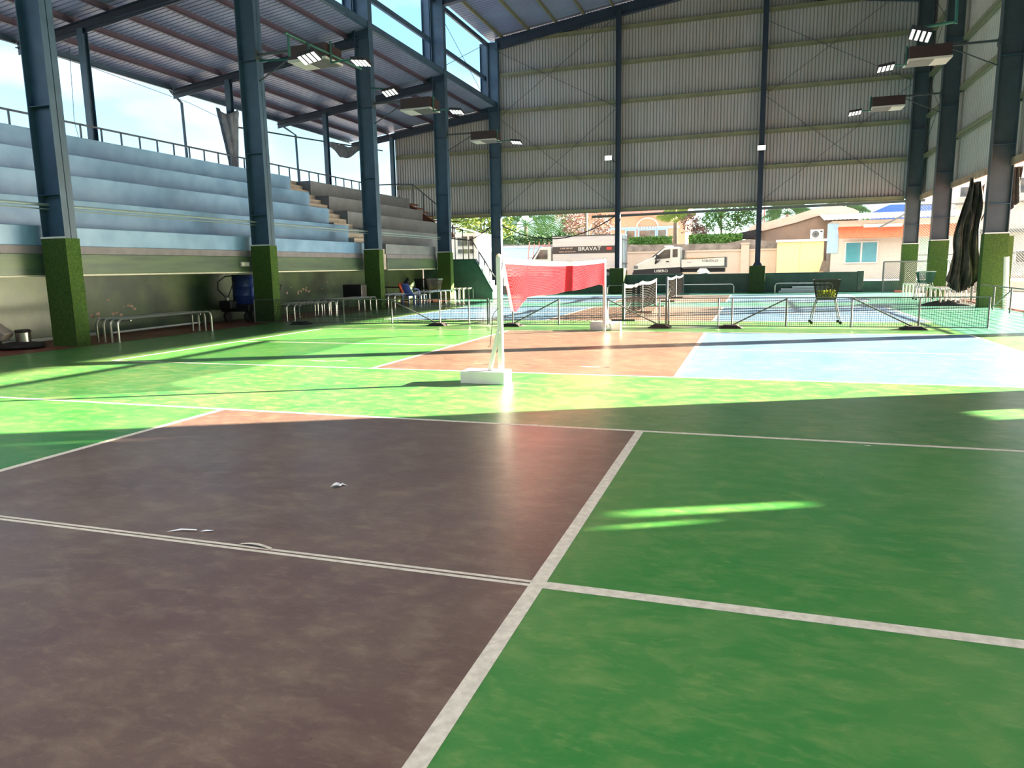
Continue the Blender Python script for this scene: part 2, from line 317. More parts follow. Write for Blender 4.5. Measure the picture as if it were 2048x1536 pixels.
# ------------------------------------------------------------------ steel columns
def ibeam(mb, x0, x1, y0, y1, z0, z1, tf=0.02, tw=0.014, along='x'):
    if along == 'x':
        mb.box(x0, x0 + tf, y0, y1, z0, z1); mb.box(x1 - tf, x1, y0, y1, z0, z1); ym = (y0 + y1) / 2; mb.box(x0, x1, ym - tw / 2, ym + tw / 2, z0, z1)
def column(name, label, x0, x1, y0, z1, group, inner, tape=True, upper=True, turf=True):
    d = 0.28; y1 = y0 + d
    r = thing(name, label, 'column', ((x0 + x1) / 2, (y0 + y1) / 2, 0), group)
    b = MB(); ibeam(b, x0, x1, y0, y1, 0, z1); b.build('shaft', STEEL if inner > 0 else STEELR, r)
    for zz in (2.95, 4.6, 7.0, 9.3):
        if zz < z1 - 0.5:
            s_ = MB(); s_.box(x0 + 0.02, x1 - 0.02, y0 + 0.01, y1 - 0.01, zz, zz + 0.014)
            s_.build('stiffener_plate', STEEL, r)
    if turf:
        b = MB(); e = 0.02
        b.grid(lambda u, v: ((x0 - e) + (x1 - x0 + 2 * e) * u, y0 - e - 0.006 * random.random(), 2.12 * v), 8, 24)
        b.grid(lambda u, v: ((x0 - e) + (x1 - x0 + 2 * e) * u, y1 + e + 0.006 * random.random(), 2.12 * v), 8, 24)
        b.grid(lambda u, v: (x0 - e - 0.006 * random.random(), (y0 - e) + (d + 2 * e) * u, 2.12 * v), 5, 24)
        b.grid(lambda u, v: (x1 + e + 0.006 * random.random(), (y0 - e) + (d + 2 * e) * u, 2.12 * v), 5, 24)
        for _ in range(900):                                        # loose blades along the faces
            sd_ = random.choice((0, 0, 1, 2)); zz = random.random() * 2.1
            if sd_ == 0: p = Vector((x0 + (x1 - x0) * random.random(), y0 - e, zz)); n_ = Vector((0, -1, 0))
            elif sd_ == 1: p = Vector((x1 + e, y0 + d * random.random(), zz)); n_ = Vector((1, 0, 0))
            else: p = Vector((x0 - e, y0 + d * random.random(), zz)); n_ = Vector((-1, 0, 0))
            q = p + n_ * 0.022 + Vector((random.uniform(-.02, .02), random.uniform(-.02, .02), random.uniform(-.03, .01))); sdv = n_.cross(Vector((0, 0, 1))) * 0.006
            b.face([p - sdv, p + sdv, q])
        part(b.build('turf_wrap', TURF, r), 'green artificial turf wrap')
    if tape:
        b = MB(); b.box(x0 - .024, x1 + .024, y0 - 0.03, y0 - 0.024, 2.12, 2.155); part(b.build('tape_band', WTAPE, r), 'thin white tape band')
    if upper:
        ux0, ux1 = (x0 - 0.42, x0 - 0.06) if inner > 0 else (x1 + 0.06, x1 + 0.42)
        b = MB(); ibeam(b, ux0, ux1, y0 + 0.04, y1, 9.25, z1); b.build('upper_post', STEEL, r)
    return r
EAVE = 12.72
LC = 'steel columns along the bleacher side'; RC = 'steel columns along the right side'
names = ['tall steel column nearest the camera beside the bleachers, turf round its foot', 'second turf-wrapped bleacher column from the camera, blue drum beside its foot',
         'third turf-wrapped bleacher column from the camera, just left of the blue chair', 'fourth turf-wrapped bleacher column, next to the green stair wall', ]
for yy, lb in zip(YLC[:4], names): column('steel_column', lb, -12.45, XL, yy, EAVE, LC, 1)
column('steel_column', 'bare dark corner column behind the near badminton post, where both claddings meet', -12.3, -11.75, YLC[4], EAVE, LC, 1, False, True, False)
rnames = ['turf-wrapped right column nearest the camera, dark shade cloth tied behind it', 'middle turf-wrapped column of the three on the right side',
          'farthest turf-wrapped right column, in the corner beside the end wall']
for yy, lb in zip((21.65, 28.4, 33.7), rnames): column('steel_column', lb, XR, XR + 0.58, yy, EAVE, RC, -1, True, False)
for yy, lb in zip((13.55, 7.4, 0.9), ['right side column just outside the frame', 'right side column where the hung shade cloth ends', 'right side column abreast of the camera']):
    column('steel_column', lb, XR, XR + 0.58, yy, EAVE, RC, -1, True, False)
# white downpipe beside nearest right column
t = MB(); t.tube([(7.66, 20.75, 0.0), (7.58, 20.75, 1.45)], 0.065, 14); tag(t.build('drain_pipe', WHITE, smooth=True), 'short white plastic pipe standing at the right side of the nearest right column', 'pipe')

# ------------------------------------------------------------------ corrugated sheets
def ribbed(mb, P, length, pitch=0.15, groove=0.05, depth=0.055):
    """P(s, d): point pair (bottom, top) at distance s along the wall and depth d"""
    s = 0.0
    while s < length - 1e-6:
        e = min(s + pitch, length); a = [(s, 0), (e - groove, 0), (e - groove * .75, depth), (e - groove * .25, depth), (e, 0)]
        for (s0, d0), (s1, d1) in zip(a, a[1:]):
            p0, q0 = P(s0, d0); p1, q1 = P(s1, d1); mb.face([p0, p1, q1, q0])
        s = e
def roofz(x): return 12.98 + 0.138 * (min(x, -4.7 - x) + 11.9)      # main roof underside
def lowz(x): return 9.62 + 0.127 * (x + 12.0)                        # lean-to underside
ZB = 4.12
wb = thing('wall_back', 'tall end wall of ribbed metal sheets with horizontal girts and crossed rods', 'wall', (-2.3, 34.15, ZB)); wb['kind'] = 'structure'
m = MB(); ribbed(m, lambda s, d: ((-12.0 + s, 34.12 + d, ZB), (-12.0 + s, 34.12 + d, roofz(-12.0 + s) - 0.02)), 20.05); m.build('cladding_sheet', SHEET, wb)
m = MB(); ribbed(m, lambda s, d: ((-17.9 + s, 34.12 + d, ZB), (-17.9 + s, 34.12 + d, lowz(-17.9 + s) - 0.02)), 5.9); part(m.build('cladding_sheet', SHEET, wb), 'lower lean-to cladding beside the bleachers')
bays = [(-17.8, -12.35), (-11.72, -5.72), (-5.48, 0.98), (1.22, 7.2)]
for z in (4.10, 5.77, 7.36, 9.25, 11.05, 12.65):
    for a, b_ in bays:
        if a < -12 and z > 8.8: continue
        t = MB(); t.box(a, b_, 33.93, 34.1, z - 0.012, z); t.box(a, b_, 33.93, 33.945, z - 0.05, z); t.box(a, b_, 33.945, 34.1, z + 0.14, z + 0.152); t.box(a, b_, 34.095, 34.108, z, z + 0.15); t.box(a, b_, 33.935, 33.95, z + 0.10, z + 0.152)
        t.box(a, b_, 33.93, 33.944, z - 0.012, z + 0.15); t.build('girt', GIRT, wb)
for a, b_ in ((-11.72, -5.75), (1.25, 7.2)):
    for z0, z1 in ((4.35, 8.95), (9.1, 13.2)):
        for q0, q1 in (((a, z0), (b_, z1)), ((a, z1 if z1 < 10 else 12.2), (b_, z0))):
            t = MB(); t.tube([(q0[0], 33.9, q0[1]), (q1[0], 33.9, q1[1])], 0.011, 6); t.build('brace_rod', DSTEEL, wb)
# posts of the end wall standing on turf covered piers
for x0, lb, lp in ((-5.7, 'slim end wall post left of the white pickup, standing on a green pier', 'dark green pier at the foot of the post between the two trucks'),
                   (0.98, 'slim end wall post right of the pickup, flared above a green pier', 'green pier right of the pickup, between two wall rails')):
    r = thing('wall_post', lb, 'post', (x0 + 0.11, 33.8, 1.29), 'slim posts of the end wall')
    b = MB(); ibeam(b, x0, x0 + 0.24, 33.68, 33.92, 1.28, roofz(x0) - 0.35); b.build('shaft', STEELD, r)
    if x0 > 0:
        b = MB(); b.hexa([(x0 - .1, 33.6, 1.28), (x0 + .34, 33.6, 1.28), (x0 + .34, 34.0, 1.28), (x0 - .1, 34.0, 1.28), (x0 + .05, 33.74, 1.55), (x0 + .19, 33.74, 1.55), (x0 + .19, 33.86, 1.55), (x0 + .05, 33.86, 1.55)]); b.build('base_flare', STEELD, r)
    b = MB(); b.box(x0 - 0.24, x0 + 0.48, 33.5, 34.15, 0, 1.28); p = b.build('pier', mat('pier turf', (.014, .04, .010), .9, col2=(.03, .062, .012), scale=20, bump=.8, bscale=120), bevel=0.02); tag(p, lp, 'pier', 'turf piers of the end wall')
t = MB(); t.bar((-7.0, 34.3, 3.88), (8.1, 34.3, 4.04), 0.07, 0.12); tag(t.build('steel_beam', DSTEEL), 'dark horizontal steel bar hanging just under the end wall cladding', 'beam')

# unseen dark gable wall, added behind the camera to keep front faces dim
m = MB(); m.box(-18, 8.1, -9.3, -9.2, 0, 12.6); struct(m.build('wall_front_added', mat('dark sheet', (0.09, 0.10, 0.11), 0.6)))
# low green parapet below the end wall
t = MB(); t.box(-11.6, 5.72, 34.2, 34.4, 0, 0.93); t.box(5.52, 5.78, 34.15, 34.45, 0, 0.96); w_ = t.build('parapet_wall', DGREEN, bevel=0.01); w_['kind'] = 'structure'; tag(w_, 'low dark green wall closing the hall below the end cladding', 'wall', kind='structure')
t = MB(); t.box(5.78, 8.6, 34.5, 34.7, 0, 0.5); w_ = t.build('kerb_wall', STGREEN); tag(w_, 'knee-high green kerb wall right of the taller parapet', 'wall', kind='structure')
t = MB(); t.box(6.92, 7.22, 33.15, 33.3, 0.0, 0.09); tag(t.build('red_brick', mat('red brick', (0.6, 0.16, 0.1), 0.8)), 'loose red brick on the floor by the far right column', 'brick')

# ------------------------------------------------------------------ right wall
wr = thing('wall_right', 'ribbed metal side wall above the open right side', 'wall', (7.98, 12, 4.15)); wr['kind'] = 'structure'
m = MB(); ribbed(m, lambda s, d: ((7.98 + d, -9.2 + s, 4.18), (7.98 + d, -9.2 + s, 12.86)), 43.45, 0.2, 0.04, 0.045); m.build('cladding_sheet', SHEETR, wr)
for z in (5.8, 7.45, 9.15, 11.0):
    for a, b_ in ((28.75, 33.7), (22.0, 28.35), (14.0, 21.6), (7.8, 13.5), (-.6, 7.3)):
        t = MB(); t.box(7.80, 7.96, a, b_, z, z + 0.014); t.box(7.80, 7.815, a, b_, z - 0.02, z + 0.16); t.box(7.80, 7.96, a, b_, z + 0.15, z + 0.164); t.build('girt', GIRT, wr)
t = MB(); t.box(7.80, 8.05, -.6, 33.9, 4.1, 4.2); t.box(7.78, 7.80, -.6, 33.9, 4.02, 4.24); part(t.build('edge_beam', mat('rust stained edge', (0.36, 0.27, 0.18), 0.7, col2=(0.24, 0.14, 0.09), scale=3), wr), 'rust stained bottom edge beam')
for a, b_ in ((28.7, 33.7),):
    for q0, q1 in ((5.9, 9.1), (9.1, 5.9), (9.3, 12.4), (12.4, 9.3)):
        t = MB(); t.tube([(7.75, a, q0), (7.75, b_, q1)], 0.011, 6); t.build('brace_rod', DSTEEL, wr)
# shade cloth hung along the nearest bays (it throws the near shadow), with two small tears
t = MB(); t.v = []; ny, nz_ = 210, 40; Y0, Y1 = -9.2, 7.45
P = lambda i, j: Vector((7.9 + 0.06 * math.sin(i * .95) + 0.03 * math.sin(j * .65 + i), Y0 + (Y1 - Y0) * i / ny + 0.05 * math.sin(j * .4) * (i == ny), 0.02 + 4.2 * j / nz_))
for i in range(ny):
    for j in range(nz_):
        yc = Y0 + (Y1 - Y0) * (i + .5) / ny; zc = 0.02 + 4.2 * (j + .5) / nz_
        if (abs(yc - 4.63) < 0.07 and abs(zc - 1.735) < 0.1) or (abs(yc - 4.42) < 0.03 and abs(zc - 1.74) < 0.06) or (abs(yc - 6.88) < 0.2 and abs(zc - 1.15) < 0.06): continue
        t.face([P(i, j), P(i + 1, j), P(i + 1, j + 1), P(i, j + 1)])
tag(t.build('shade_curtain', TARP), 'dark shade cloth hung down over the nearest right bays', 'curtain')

# ------------------------------------------------------------------ roofs
cl = thing('ceiling', 'ribbed main roof rising to the right above the end wall', 'roof', (-2.35, 11, 12.9)); cl['kind'] = 'structure'
for xa_, xb_ in ((-12.35, -2.35), (-2.35, 8.1)):
    m = MB(); L_ = 35.1
    ribbed(m, lambda s, d: ((xa_, -0.6 + s, roofz(xa_) + d), (xb_, -0.6 + s, roofz(xb_) + d)), L_, 0.25, 0.05, 0.035); m.build('roof_sheet', ROOFS, cl)  # sheets stop short of the camera to let sky light onto the near floor
for k in range(14):
    x = -11.6 + 1.42 * k; t = MB(); t.box(x, x + 0.07, -0.6, 34.1, roofz(x) - 0.17, roofz(x) - 0.005); t.build('purlin', GIRT, cl)
for yy, lb in zip([33.8, 27.1, 20.6, 14.35, 8.0, 0.9], ['main roof rafter along the top of the end wall', 'main roof rafter at the fourth column', 'main roof rafter at the third column', 'main roof rafter at the second column', 'main roof rafter at the nearest column', 'main roof rafter behind the camera']):
    r = thing('roof_rafter', lb, 'rafter', (-2.35, yy + .1, 12.4), 'main roof rafters')
    for xa_, xb_ in ((-11.9, -2.35), (-2.35, 7.4)):
        b = MB(); dz = 0.17
        for z0, z1, ya, yb in ((-.02, 0, 0, .26), (-.47, -.45, 0, .26), (-.45, -.02, .12, .14)):
            b.hexa([(xa_, yy + ya, roofz(xa_) - dz + z0), (xb_, yy + ya, roofz(xb_) - dz + z0), (xb_, yy + yb, roofz(xb_) - dz + z0), (xa_, yy + yb, roofz(xa_) - dz + z0),
                    (xa_, yy + ya, roofz(xa_) - dz + z1), (xb_, yy + ya, roofz(xb_) - dz + z1), (xb_, yy + yb, roofz(xb_) - dz + z1), (xa_, yy + yb, roofz(xa_) - dz + z1)])
        b.build('rafter_arm', STEELD, r)
# eave strut and clerestory girt along the column line
t = MB(); t.box(-12.55, -12.45, -0.6, 34.1, 10.92, 11.12); tag(t.build('clerestory_rail', STEEL), 'long steel rail across the middle of the open clerestory', 'rail')
t = MB(); t.box(-12.4, -12.3, -0.6, 34.1, 12.55, 12.75); tag(t.build('eave_strut', STEELD), 'eave strut at the top of the open clerestory', 'beam')
t = MB(); t.box(-12.0, -11.9, -0.6, 34.1, 9.62, 9.82); t.box(-12.02, -11.88, -0.6, 34.1, 9.60, 9.62); tag(t.build('ledger_beam', STEEL), 'ledger beam along the columns at the top edge of the bleacher roof', 'beam')
for a, b_, z0, z1 in ((27.5, 33.7, 9.9, 12.6), (27.5, 33.7, 12.6, 9.9)):
    t = MB(); t.tube([(-12.4, a, z0), (-12.4, b_, z1)], 0.012, 6); tag(t.build('brace_rod', DSTEEL), 'thin crossed brace rod %s in the last clerestory opening' % ('rising away from the camera' if z1 > z0 else 'falling away from the camera'), 'rod')
cc = thing('ceiling_left', 'ribbed lean-to roof over the bleachers', 'roof', (-16.2, 11, 8.5)); cc['kind'] = 'structure'
m = MB(); ribbed(m, lambda s, d: ((-20.6, -0.6 + s, lowz(-20.6) + d), (-11.95, -0.6 + s, lowz(-11.95) + d)), 35.0, 0.2, 0.045, 0.03); m.build('roof_sheet', ROOFS, cc)  # cut short like the main roof, opening sky above the near floor
for x in (-12.75, -14.1, -15.45, -16.8, -18.15, -19.4, -20.5):
    t = MB(); z = lowz(x) - 0.005
    t.box(x - 0.035, x - 0.022, -0.6, 34.2, z - 0.2, z); t.box(x - 0.035, x + 0.06, -0.6, 34.2, z - 0.2, z - 0.188); t.box(x + 0.05, x + 0.06, -0.6, 34.2, z - 0.2, z - 0.17); t.build('purlin', PURL if x > -20 else STEEL, cc)
for yy, lb in zip(YLC, ['bleacher roof rafter at the nearest column', 'bleacher roof rafter at the second column', 'bleacher roof rafter at the third column, above the tied grey cloth', 'bleacher roof rafter at the fourth column', 'bleacher roof rafter along the end wall']):
    r = thing('roof_rafter', lb, 'rafter', (-16.2, yy + .14, 8.4), 'bleacher roof rafters'); b = MB(); xa_, xb_ = -20.45, -12.35; y2 = yy + .04
    for z0, z1, ya, yb in ((-.22, -.2, 0, .2), (-.55, -.53, 0, .2), (-.53, -.22, .09, .11)):
        e0 = 0.2 if z1 < -.5 else 0
        b.hexa([(xa_, y2 + ya, lowz(xa_) + z0 + e0), (xb_, y2 + ya, lowz(xb_) + z0), (xb_, y2 + yb, lowz(xb_) + z0), (xa_, y2 + yb, lowz(xa_) + z0 + e0),
                (xa_, y2 + ya, lowz(xa_) + z1 + e0), (xb_, y2 + ya, lowz(xb_) + z1), (xb_, y2 + yb, lowz(xb_) + z1), (xa_, y2 + yb, lowz(xa_) + z1 + e0)])
    b.build('rafter_beam', STEELD, r)
for yy, lb in zip(YLC, ['rear post behind the bleachers right of the nearest column', 'rear post behind the bleachers wrapped in grey cloth', 'rear post behind the bleacher aisle', 'rear post at the far end of the bleachers beside the cladding', 'rear corner post at the end wall']):
    if yy == YLC[4]: yy = 33.6
    b = MB(); b.box(-17.98, -17.78, yy + .03, yy + .05, 0, lowz(-17.9) - .4); b.box(-17.98, -17.78, yy + .21, yy + .23, 0, lowz(-17.9) - .4); b.box(-17.89, -17.87, yy + .05, yy + .21, 0, lowz(-17.9) - .4)
    tag(b.build('rear_post', STEEL), lb, 'post', 'rear posts behind the bleachers')

# ------------------------------------------------------------------ bleachers
m = MB(); m.box(-14.1, -13.9, -12, 28.55, 0, 1.62); struct(m.build('wall_left', WALLG))
m = MB()
for k in range(46):
    rnd = random.Random(k + 50); cy = rnd.choice((rnd.uniform(16.6, 19.2), rnd.uniform(16.6, 21), rnd.uniform(10.2, 11.5))); cz = rnd.gauss(0.78, 0.09) if cy > 14 else rnd.gauss(0.5, .1); s_ = rnd.uniform(0.015, 0.05) * (2.4 if k in (5, 9) else 1)
    m.face([(-13.896, cy + s_ * 1.6 * (0.5 + .5 * rnd.random()) * math.cos(q * .9), cz + s_ * (0.5 + .5 * rnd.random()) * math.sin(q * .9)) for q in range(7)])
fl = m.build('flaked_paint', FLAKE, fix=False); tag(fl, 'patches of flaked paint low on the green bleacher wall', 'paint patches'); fl['kind'] = 'stuff'
XF = -12.6; TZ = [2.39, 3.05, 3.70, 4.32, 4.94]
def stand(label, y0, y1, tm, cut, step_back=0):
    r = thing('bleacher_stand', label, 'bleachers', (-14.5, (y0 + y1) / 2, 1.4), 'two bleacher blocks'); r['kind'] = 'structure'
    b = MB(); b.box(XF, -13.95, y0, y1, 1.42, 1.84); part(b.build('fascia', FASC, r, bevel=.01), 'green painted fascia')
    b = MB(); b.box(XF - .01, -13.95, y0 + .02, y1 - .02, 1.385, 1.42); b.build('drip_edge', mat('pale drip edge', (0.62, 0.62, 0.50), 0.5), r)
    b = MB(); b.box(XF - .03, -13.95, y0, y1, 1.84, 2.0); part(b.build('lip', LIP, r), 'grey concrete lip under the lowest tier')
    for k in range(5):
        x = XF - .04 - 0.8 * k; yb = y1 - cut[k]; b = MB(); zb = 2.0 if k == 0 else TZ[k - 1] - 0.02
        b.prism([(x - .02, zb), (x, TZ[k]), (-13.95 - .8 * k, TZ[k]), (-13.95 - .8 * k, zb)], y0 + (step_back * k), yb, 'y')
        b.build('tier', tm, r, bevel=.012)
    b = MB(); b.box(-18.2, -16.6, y0, y1, 4.7, 4.93); b.build('walkway', tm, r)
    return r
stand('long blue bleacher block of five tiers left of the aisle', -12, 21.28, TIER, [0] * 5)
stand('grey bleacher block of five tiers right of the aisle', 22.62, 28.55, TIERG, [0, -2.6, -2.9, -2.7, -2.9])
r = thing('aisle_steps', 'concrete aisle steps between the two bleacher blocks', 'stairs', (-14.5, 21.95, 1.84)); r['kind'] = 'structure'
b = MB(); b.box(XF - .05, -13.95, 21.28, 22.62, 1.42, 2.0); b.build('landing', STEP, r)
for k in range(15):
    x = XF - .1 - .27 * k; z = 2.0 + (4.94 - 2.0) * (k + 1) / 15
    b = MB(); b.box(x - .8, x, 21.29, 22.61, z - .22, z); b.build('step', STEP, r)
# fluted end walls visible as wedges, support under the stands
b = MB(); b.box(-18.2, -18.0, -12, 33.9, 0, 4.7); struct(b.build('wall_rear', WALLG))
# long pipe rail in front of the tiers
t = MB(); t.tube([(-12.36, -12, 2.78), (-12.36, 28.3, 2.78)], 0.03, 8); t.tube([(-12.36, -12, 2.70), (-12.36, 28.3, 2.70)], 0.015, 6)
tag(t.build('pipe_rail', mat('rail paint', (0.22, 0.30, 0.33), 0.4)), 'long thin pipe running behind the columns across the lower tiers', 'pipe')
# guard rail on top
r = thing('guard_rail', 'steel guard rail along the top walkway of the bleachers', 'railing', (-17.6, 10, 4.93))
t = MB(); t.box(-17.66, -17.6, -12, 31.0, 5.66, 5.71); t.build('top_rail', RAILP, r)
t = MB(); t.box(-17.645, -17.615, -12, 31.0, 5.03, 5.06); t.build('bottom_rail', DSTEEL, r)
y = 2.4
while y < 31.1:
    t = MB(); t.box(-17.65, -17.61, y - .02, y + .02, 4.93, 5.66); t.build('baluster', RAILP, r); y += .715
# upper stair rail and end stair
r = thing('stair_railing', 'dark sloping handrail down the far end of the bleachers beside the cladding', 'railing', (-15.6, 32.9, 3.9))
t = MB(); t.tube([(-17.6, 31.0, 5.68), (-17.2, 33.0, 5.9), (-16.4, 33.0, 5.85), (-14.85, 33.0, 4.6), (-13.5, 31, 3.75)], 0.03, 8); t.build('handrail', DSTEEL, r)
for x, z in ((-16.4, 5.85), (-15.8, 5.36), (-15.3, 4.96), (-14.85, 4.6)):
    t = MB(); t.box(x - .02, x + .02, 32.98, 33.02, z - 1.0, z); t.build('baluster', DSTEEL, r)
r = thing('end_stair', 'rusty steel bracing of the stair beyond the grey bleacher block', 'stairs', (-15.3, 31.6, 3.2)); 
for k in range(9):
    t = MB(); t.box(-14.0 - .3 * k, -13.65 - .3 * k, 31.6, 32.9, 3.0 + .215 * k, 3.06 + .215 * k); t.build('tread', RUST, r)
for x in (-13.7, -15.2, -16.5): t = MB(); t.bar((x, 31.6, 0), (x, 31.6, 3.0 + .68 * (-13.6 - x)), .1); t.build('post', RUST, r)
t = MB(); t.bar((-13.6, 31.6, 2.95), (-16.6, 31.6, 5.0), .05, .28); t.build('stringer', RUST, r)
t = MB(); t.bar((-13.6, 31.65, 3.0), (-13.6, 31.65, 3.6), .06); t.bar((-14.1, 31.65, 3.75), (-13.2, 31.65, 3.75), .05); t.bar((-14.1, 31.65, 3.45), (-13.2, 31.65, 3.45), .04); t.build('landing_frame', RUST, r)
# green stair side wall with railing, left of the corner column
r = thing('stair_wall', 'sloping green side wall of the stair at the far end of the bleachers', 'wall', (-12.6, 29.1, 0)); r['kind'] = 'structure'
b = MB(); b.prism([(-14.0, 0), (-10.55, 0), (-10.55, .3), (-11.42, 1.78), (-14.0, 1.8)], 28.9, 29.1, 'y'); b.build('wall_panel', STGREEN, r)
b = MB(); b.hexa([(-10.55, 28.88, .3), (-10.5, 28.88, .34), (-10.5, 29.14, .34), (-10.55, 29.14, .3), (-11.42, 28.88, 1.78), (-11.37, 28.88, 1.82), (-11.37, 29.14, 1.82), (-11.42, 29.14, 1.78)]); b.box(-14.0, -11.37, 28.88, 29.14, 1.78, 1.83); b.build('coping', DGREEN, r)
for k in range(7):
    b = MB(); b.box(-10.9 - .14 * k - .3, -10.62 - .14 * k, 29.12, 30.6, .0, .1 + .235 * k); b.build('step', STEP, r)
rl = thing('stair_railing', 'dark steel railing on top of the sloping green stair wall', 'railing', (-11.9, 29.0, 1.8))
t = MB(); t.tube([(-12.6, 29.0, 2.8), (-11.95, 29.0, 2.72), (-11.55, 29.0, 2.68), (-10.5, 29.0, 1.05), (-10.3, 29, .95)], .025, 8); t.tube([(-12.6, 29.0, 3.3), (-11.95, 29.0, 3.15)], .02, 8); t.build('handrail', DSTEEL, rl)
for x, z0, z1 in ((-12.4, 1.8, 3.25), (-12.0, 1.8, 3.2), (-11.72, 1.8, 2.7), (-11.5, 1.8, 2.6), (-11.22, 1.45, 2.2), (-10.95, 1.0, 1.78), (-10.7, .6, 1.38)):
    t = MB(); t.box(x - .015, x + .015, 28.98, 29.02, z0, z1); t.build('baluster', DSTEEL, rl)

# power socket on fascia
r = thing('socket_box', 'small grey double socket box on the green fascia above the drum', 'socket', (XF + .02, 14.16, 1.56))
b = MB(); b.box(XF, XF + .05, 13.98, 14.34, 1.56, 1.69); b.build('housing', mat('socket grey', (.5, .5, .45), .5), r, bevel=.006)
for yy in (14.07, 14.24): b = MB(); b.box(XF + .05, XF + .056, yy - .05, yy + .05, 1.585, 1.66); b.build('socket_face', WHITE, r)

# downpipes, cables, cloths behind bleachers
for (ya, yb, lb) in ((20.95, 21.42, 'bent rainwater pipe against the sky left of the cloth-wrapped post'), (27.75, 29.0, 'bent rainwater pipe against the sky left of the aisle post')):
    t = MB(); t.tube([(-20.72, ya - .1, 8.45), (-20.7, ya, 8.33), (-20.7, yb, 8.03), (-20.7, yb + .15, 0)], .055, 8); tag(t.build('rain_pipe', STEEL, smooth=True), lb, 'pipe')
t = MB(); t.tube([(-18.3, 20.8, 6.9), (-18.3, 22.4, 7.03), (-18.3, 26, 7.25), (-18.3, 33.4, 7.75)], .035, 6); tag(t.build('curtain_rod', DSTEEL), 'long rod sloping behind the rear posts, holding the torn cloth', 'rod')
t = MB(); t.tube([(-18.3, -5, 7.6), (-18.3, 12.2, 7.62), (-18.3, 15.1, 7.6), (-18.3, 19.1, 7.37), (-18.3, 20.7, 7.15)], .009, 5); tag(t.build('sky_wire', DSTEEL), 'thin wire against the sky behind the nearest bleacher bays', 'wire')
t = MB(); t.tube([(-18.3, 14.36, 8.0), (-18.3, 14.3, 6.6), (-18.3, 14.26, 5.9), (-18.3, 14.36, 5.4)], .008, 5); tag(t.build('hanging_cable', DSTEEL), 'thin cord hanging against the sky beside the nearest rear post', 'cable')
def foldcloth(name, label, mt, P, nu, nv, cat='cloth'): t = MB(); t.grid(P, nu, nv); return tag(t.build(name, mt, smooth=True, solid=.006), label, cat)
def wrap(u, v):   # cloth bunched round the rear post: wide above, gathered below
    q = 2 * math.pi * u; rr = (0.16 + 0.30 * v ** 1.3) * (1 + .16 * math.sin(q * 7 + 5 * v)); return (-17.88 + rr * .6 * math.cos(q), 14.46 + 0 + rr * math.sin(q) - .12 * v, 5.0 + 2.45 * v + .12 * math.sin(q * 2) * v)
foldcloth('hanging_cloth', 'grey shade cloth gathered round the rear post beside the second column', TARPG, lambda u, v: (lambda p: (p[0], p[1] + 6.25, p[2] - .15))(wrap(u, v)), 40, 14)
foldcloth('torn_cloth', 'torn strip of grey cloth sagging from the rod near the far end of the bleachers', TARPG, lambda u, v: (-18.28 + .1 * math.sin(u * 9), 28.0 + 3.0 * u, 7.38 + .16 * u - v * (.62 * math.sin(math.pi * (0.12 + .85 * u)) ** 1.2) + .04 * math.sin(u * 17)), 26, 8)

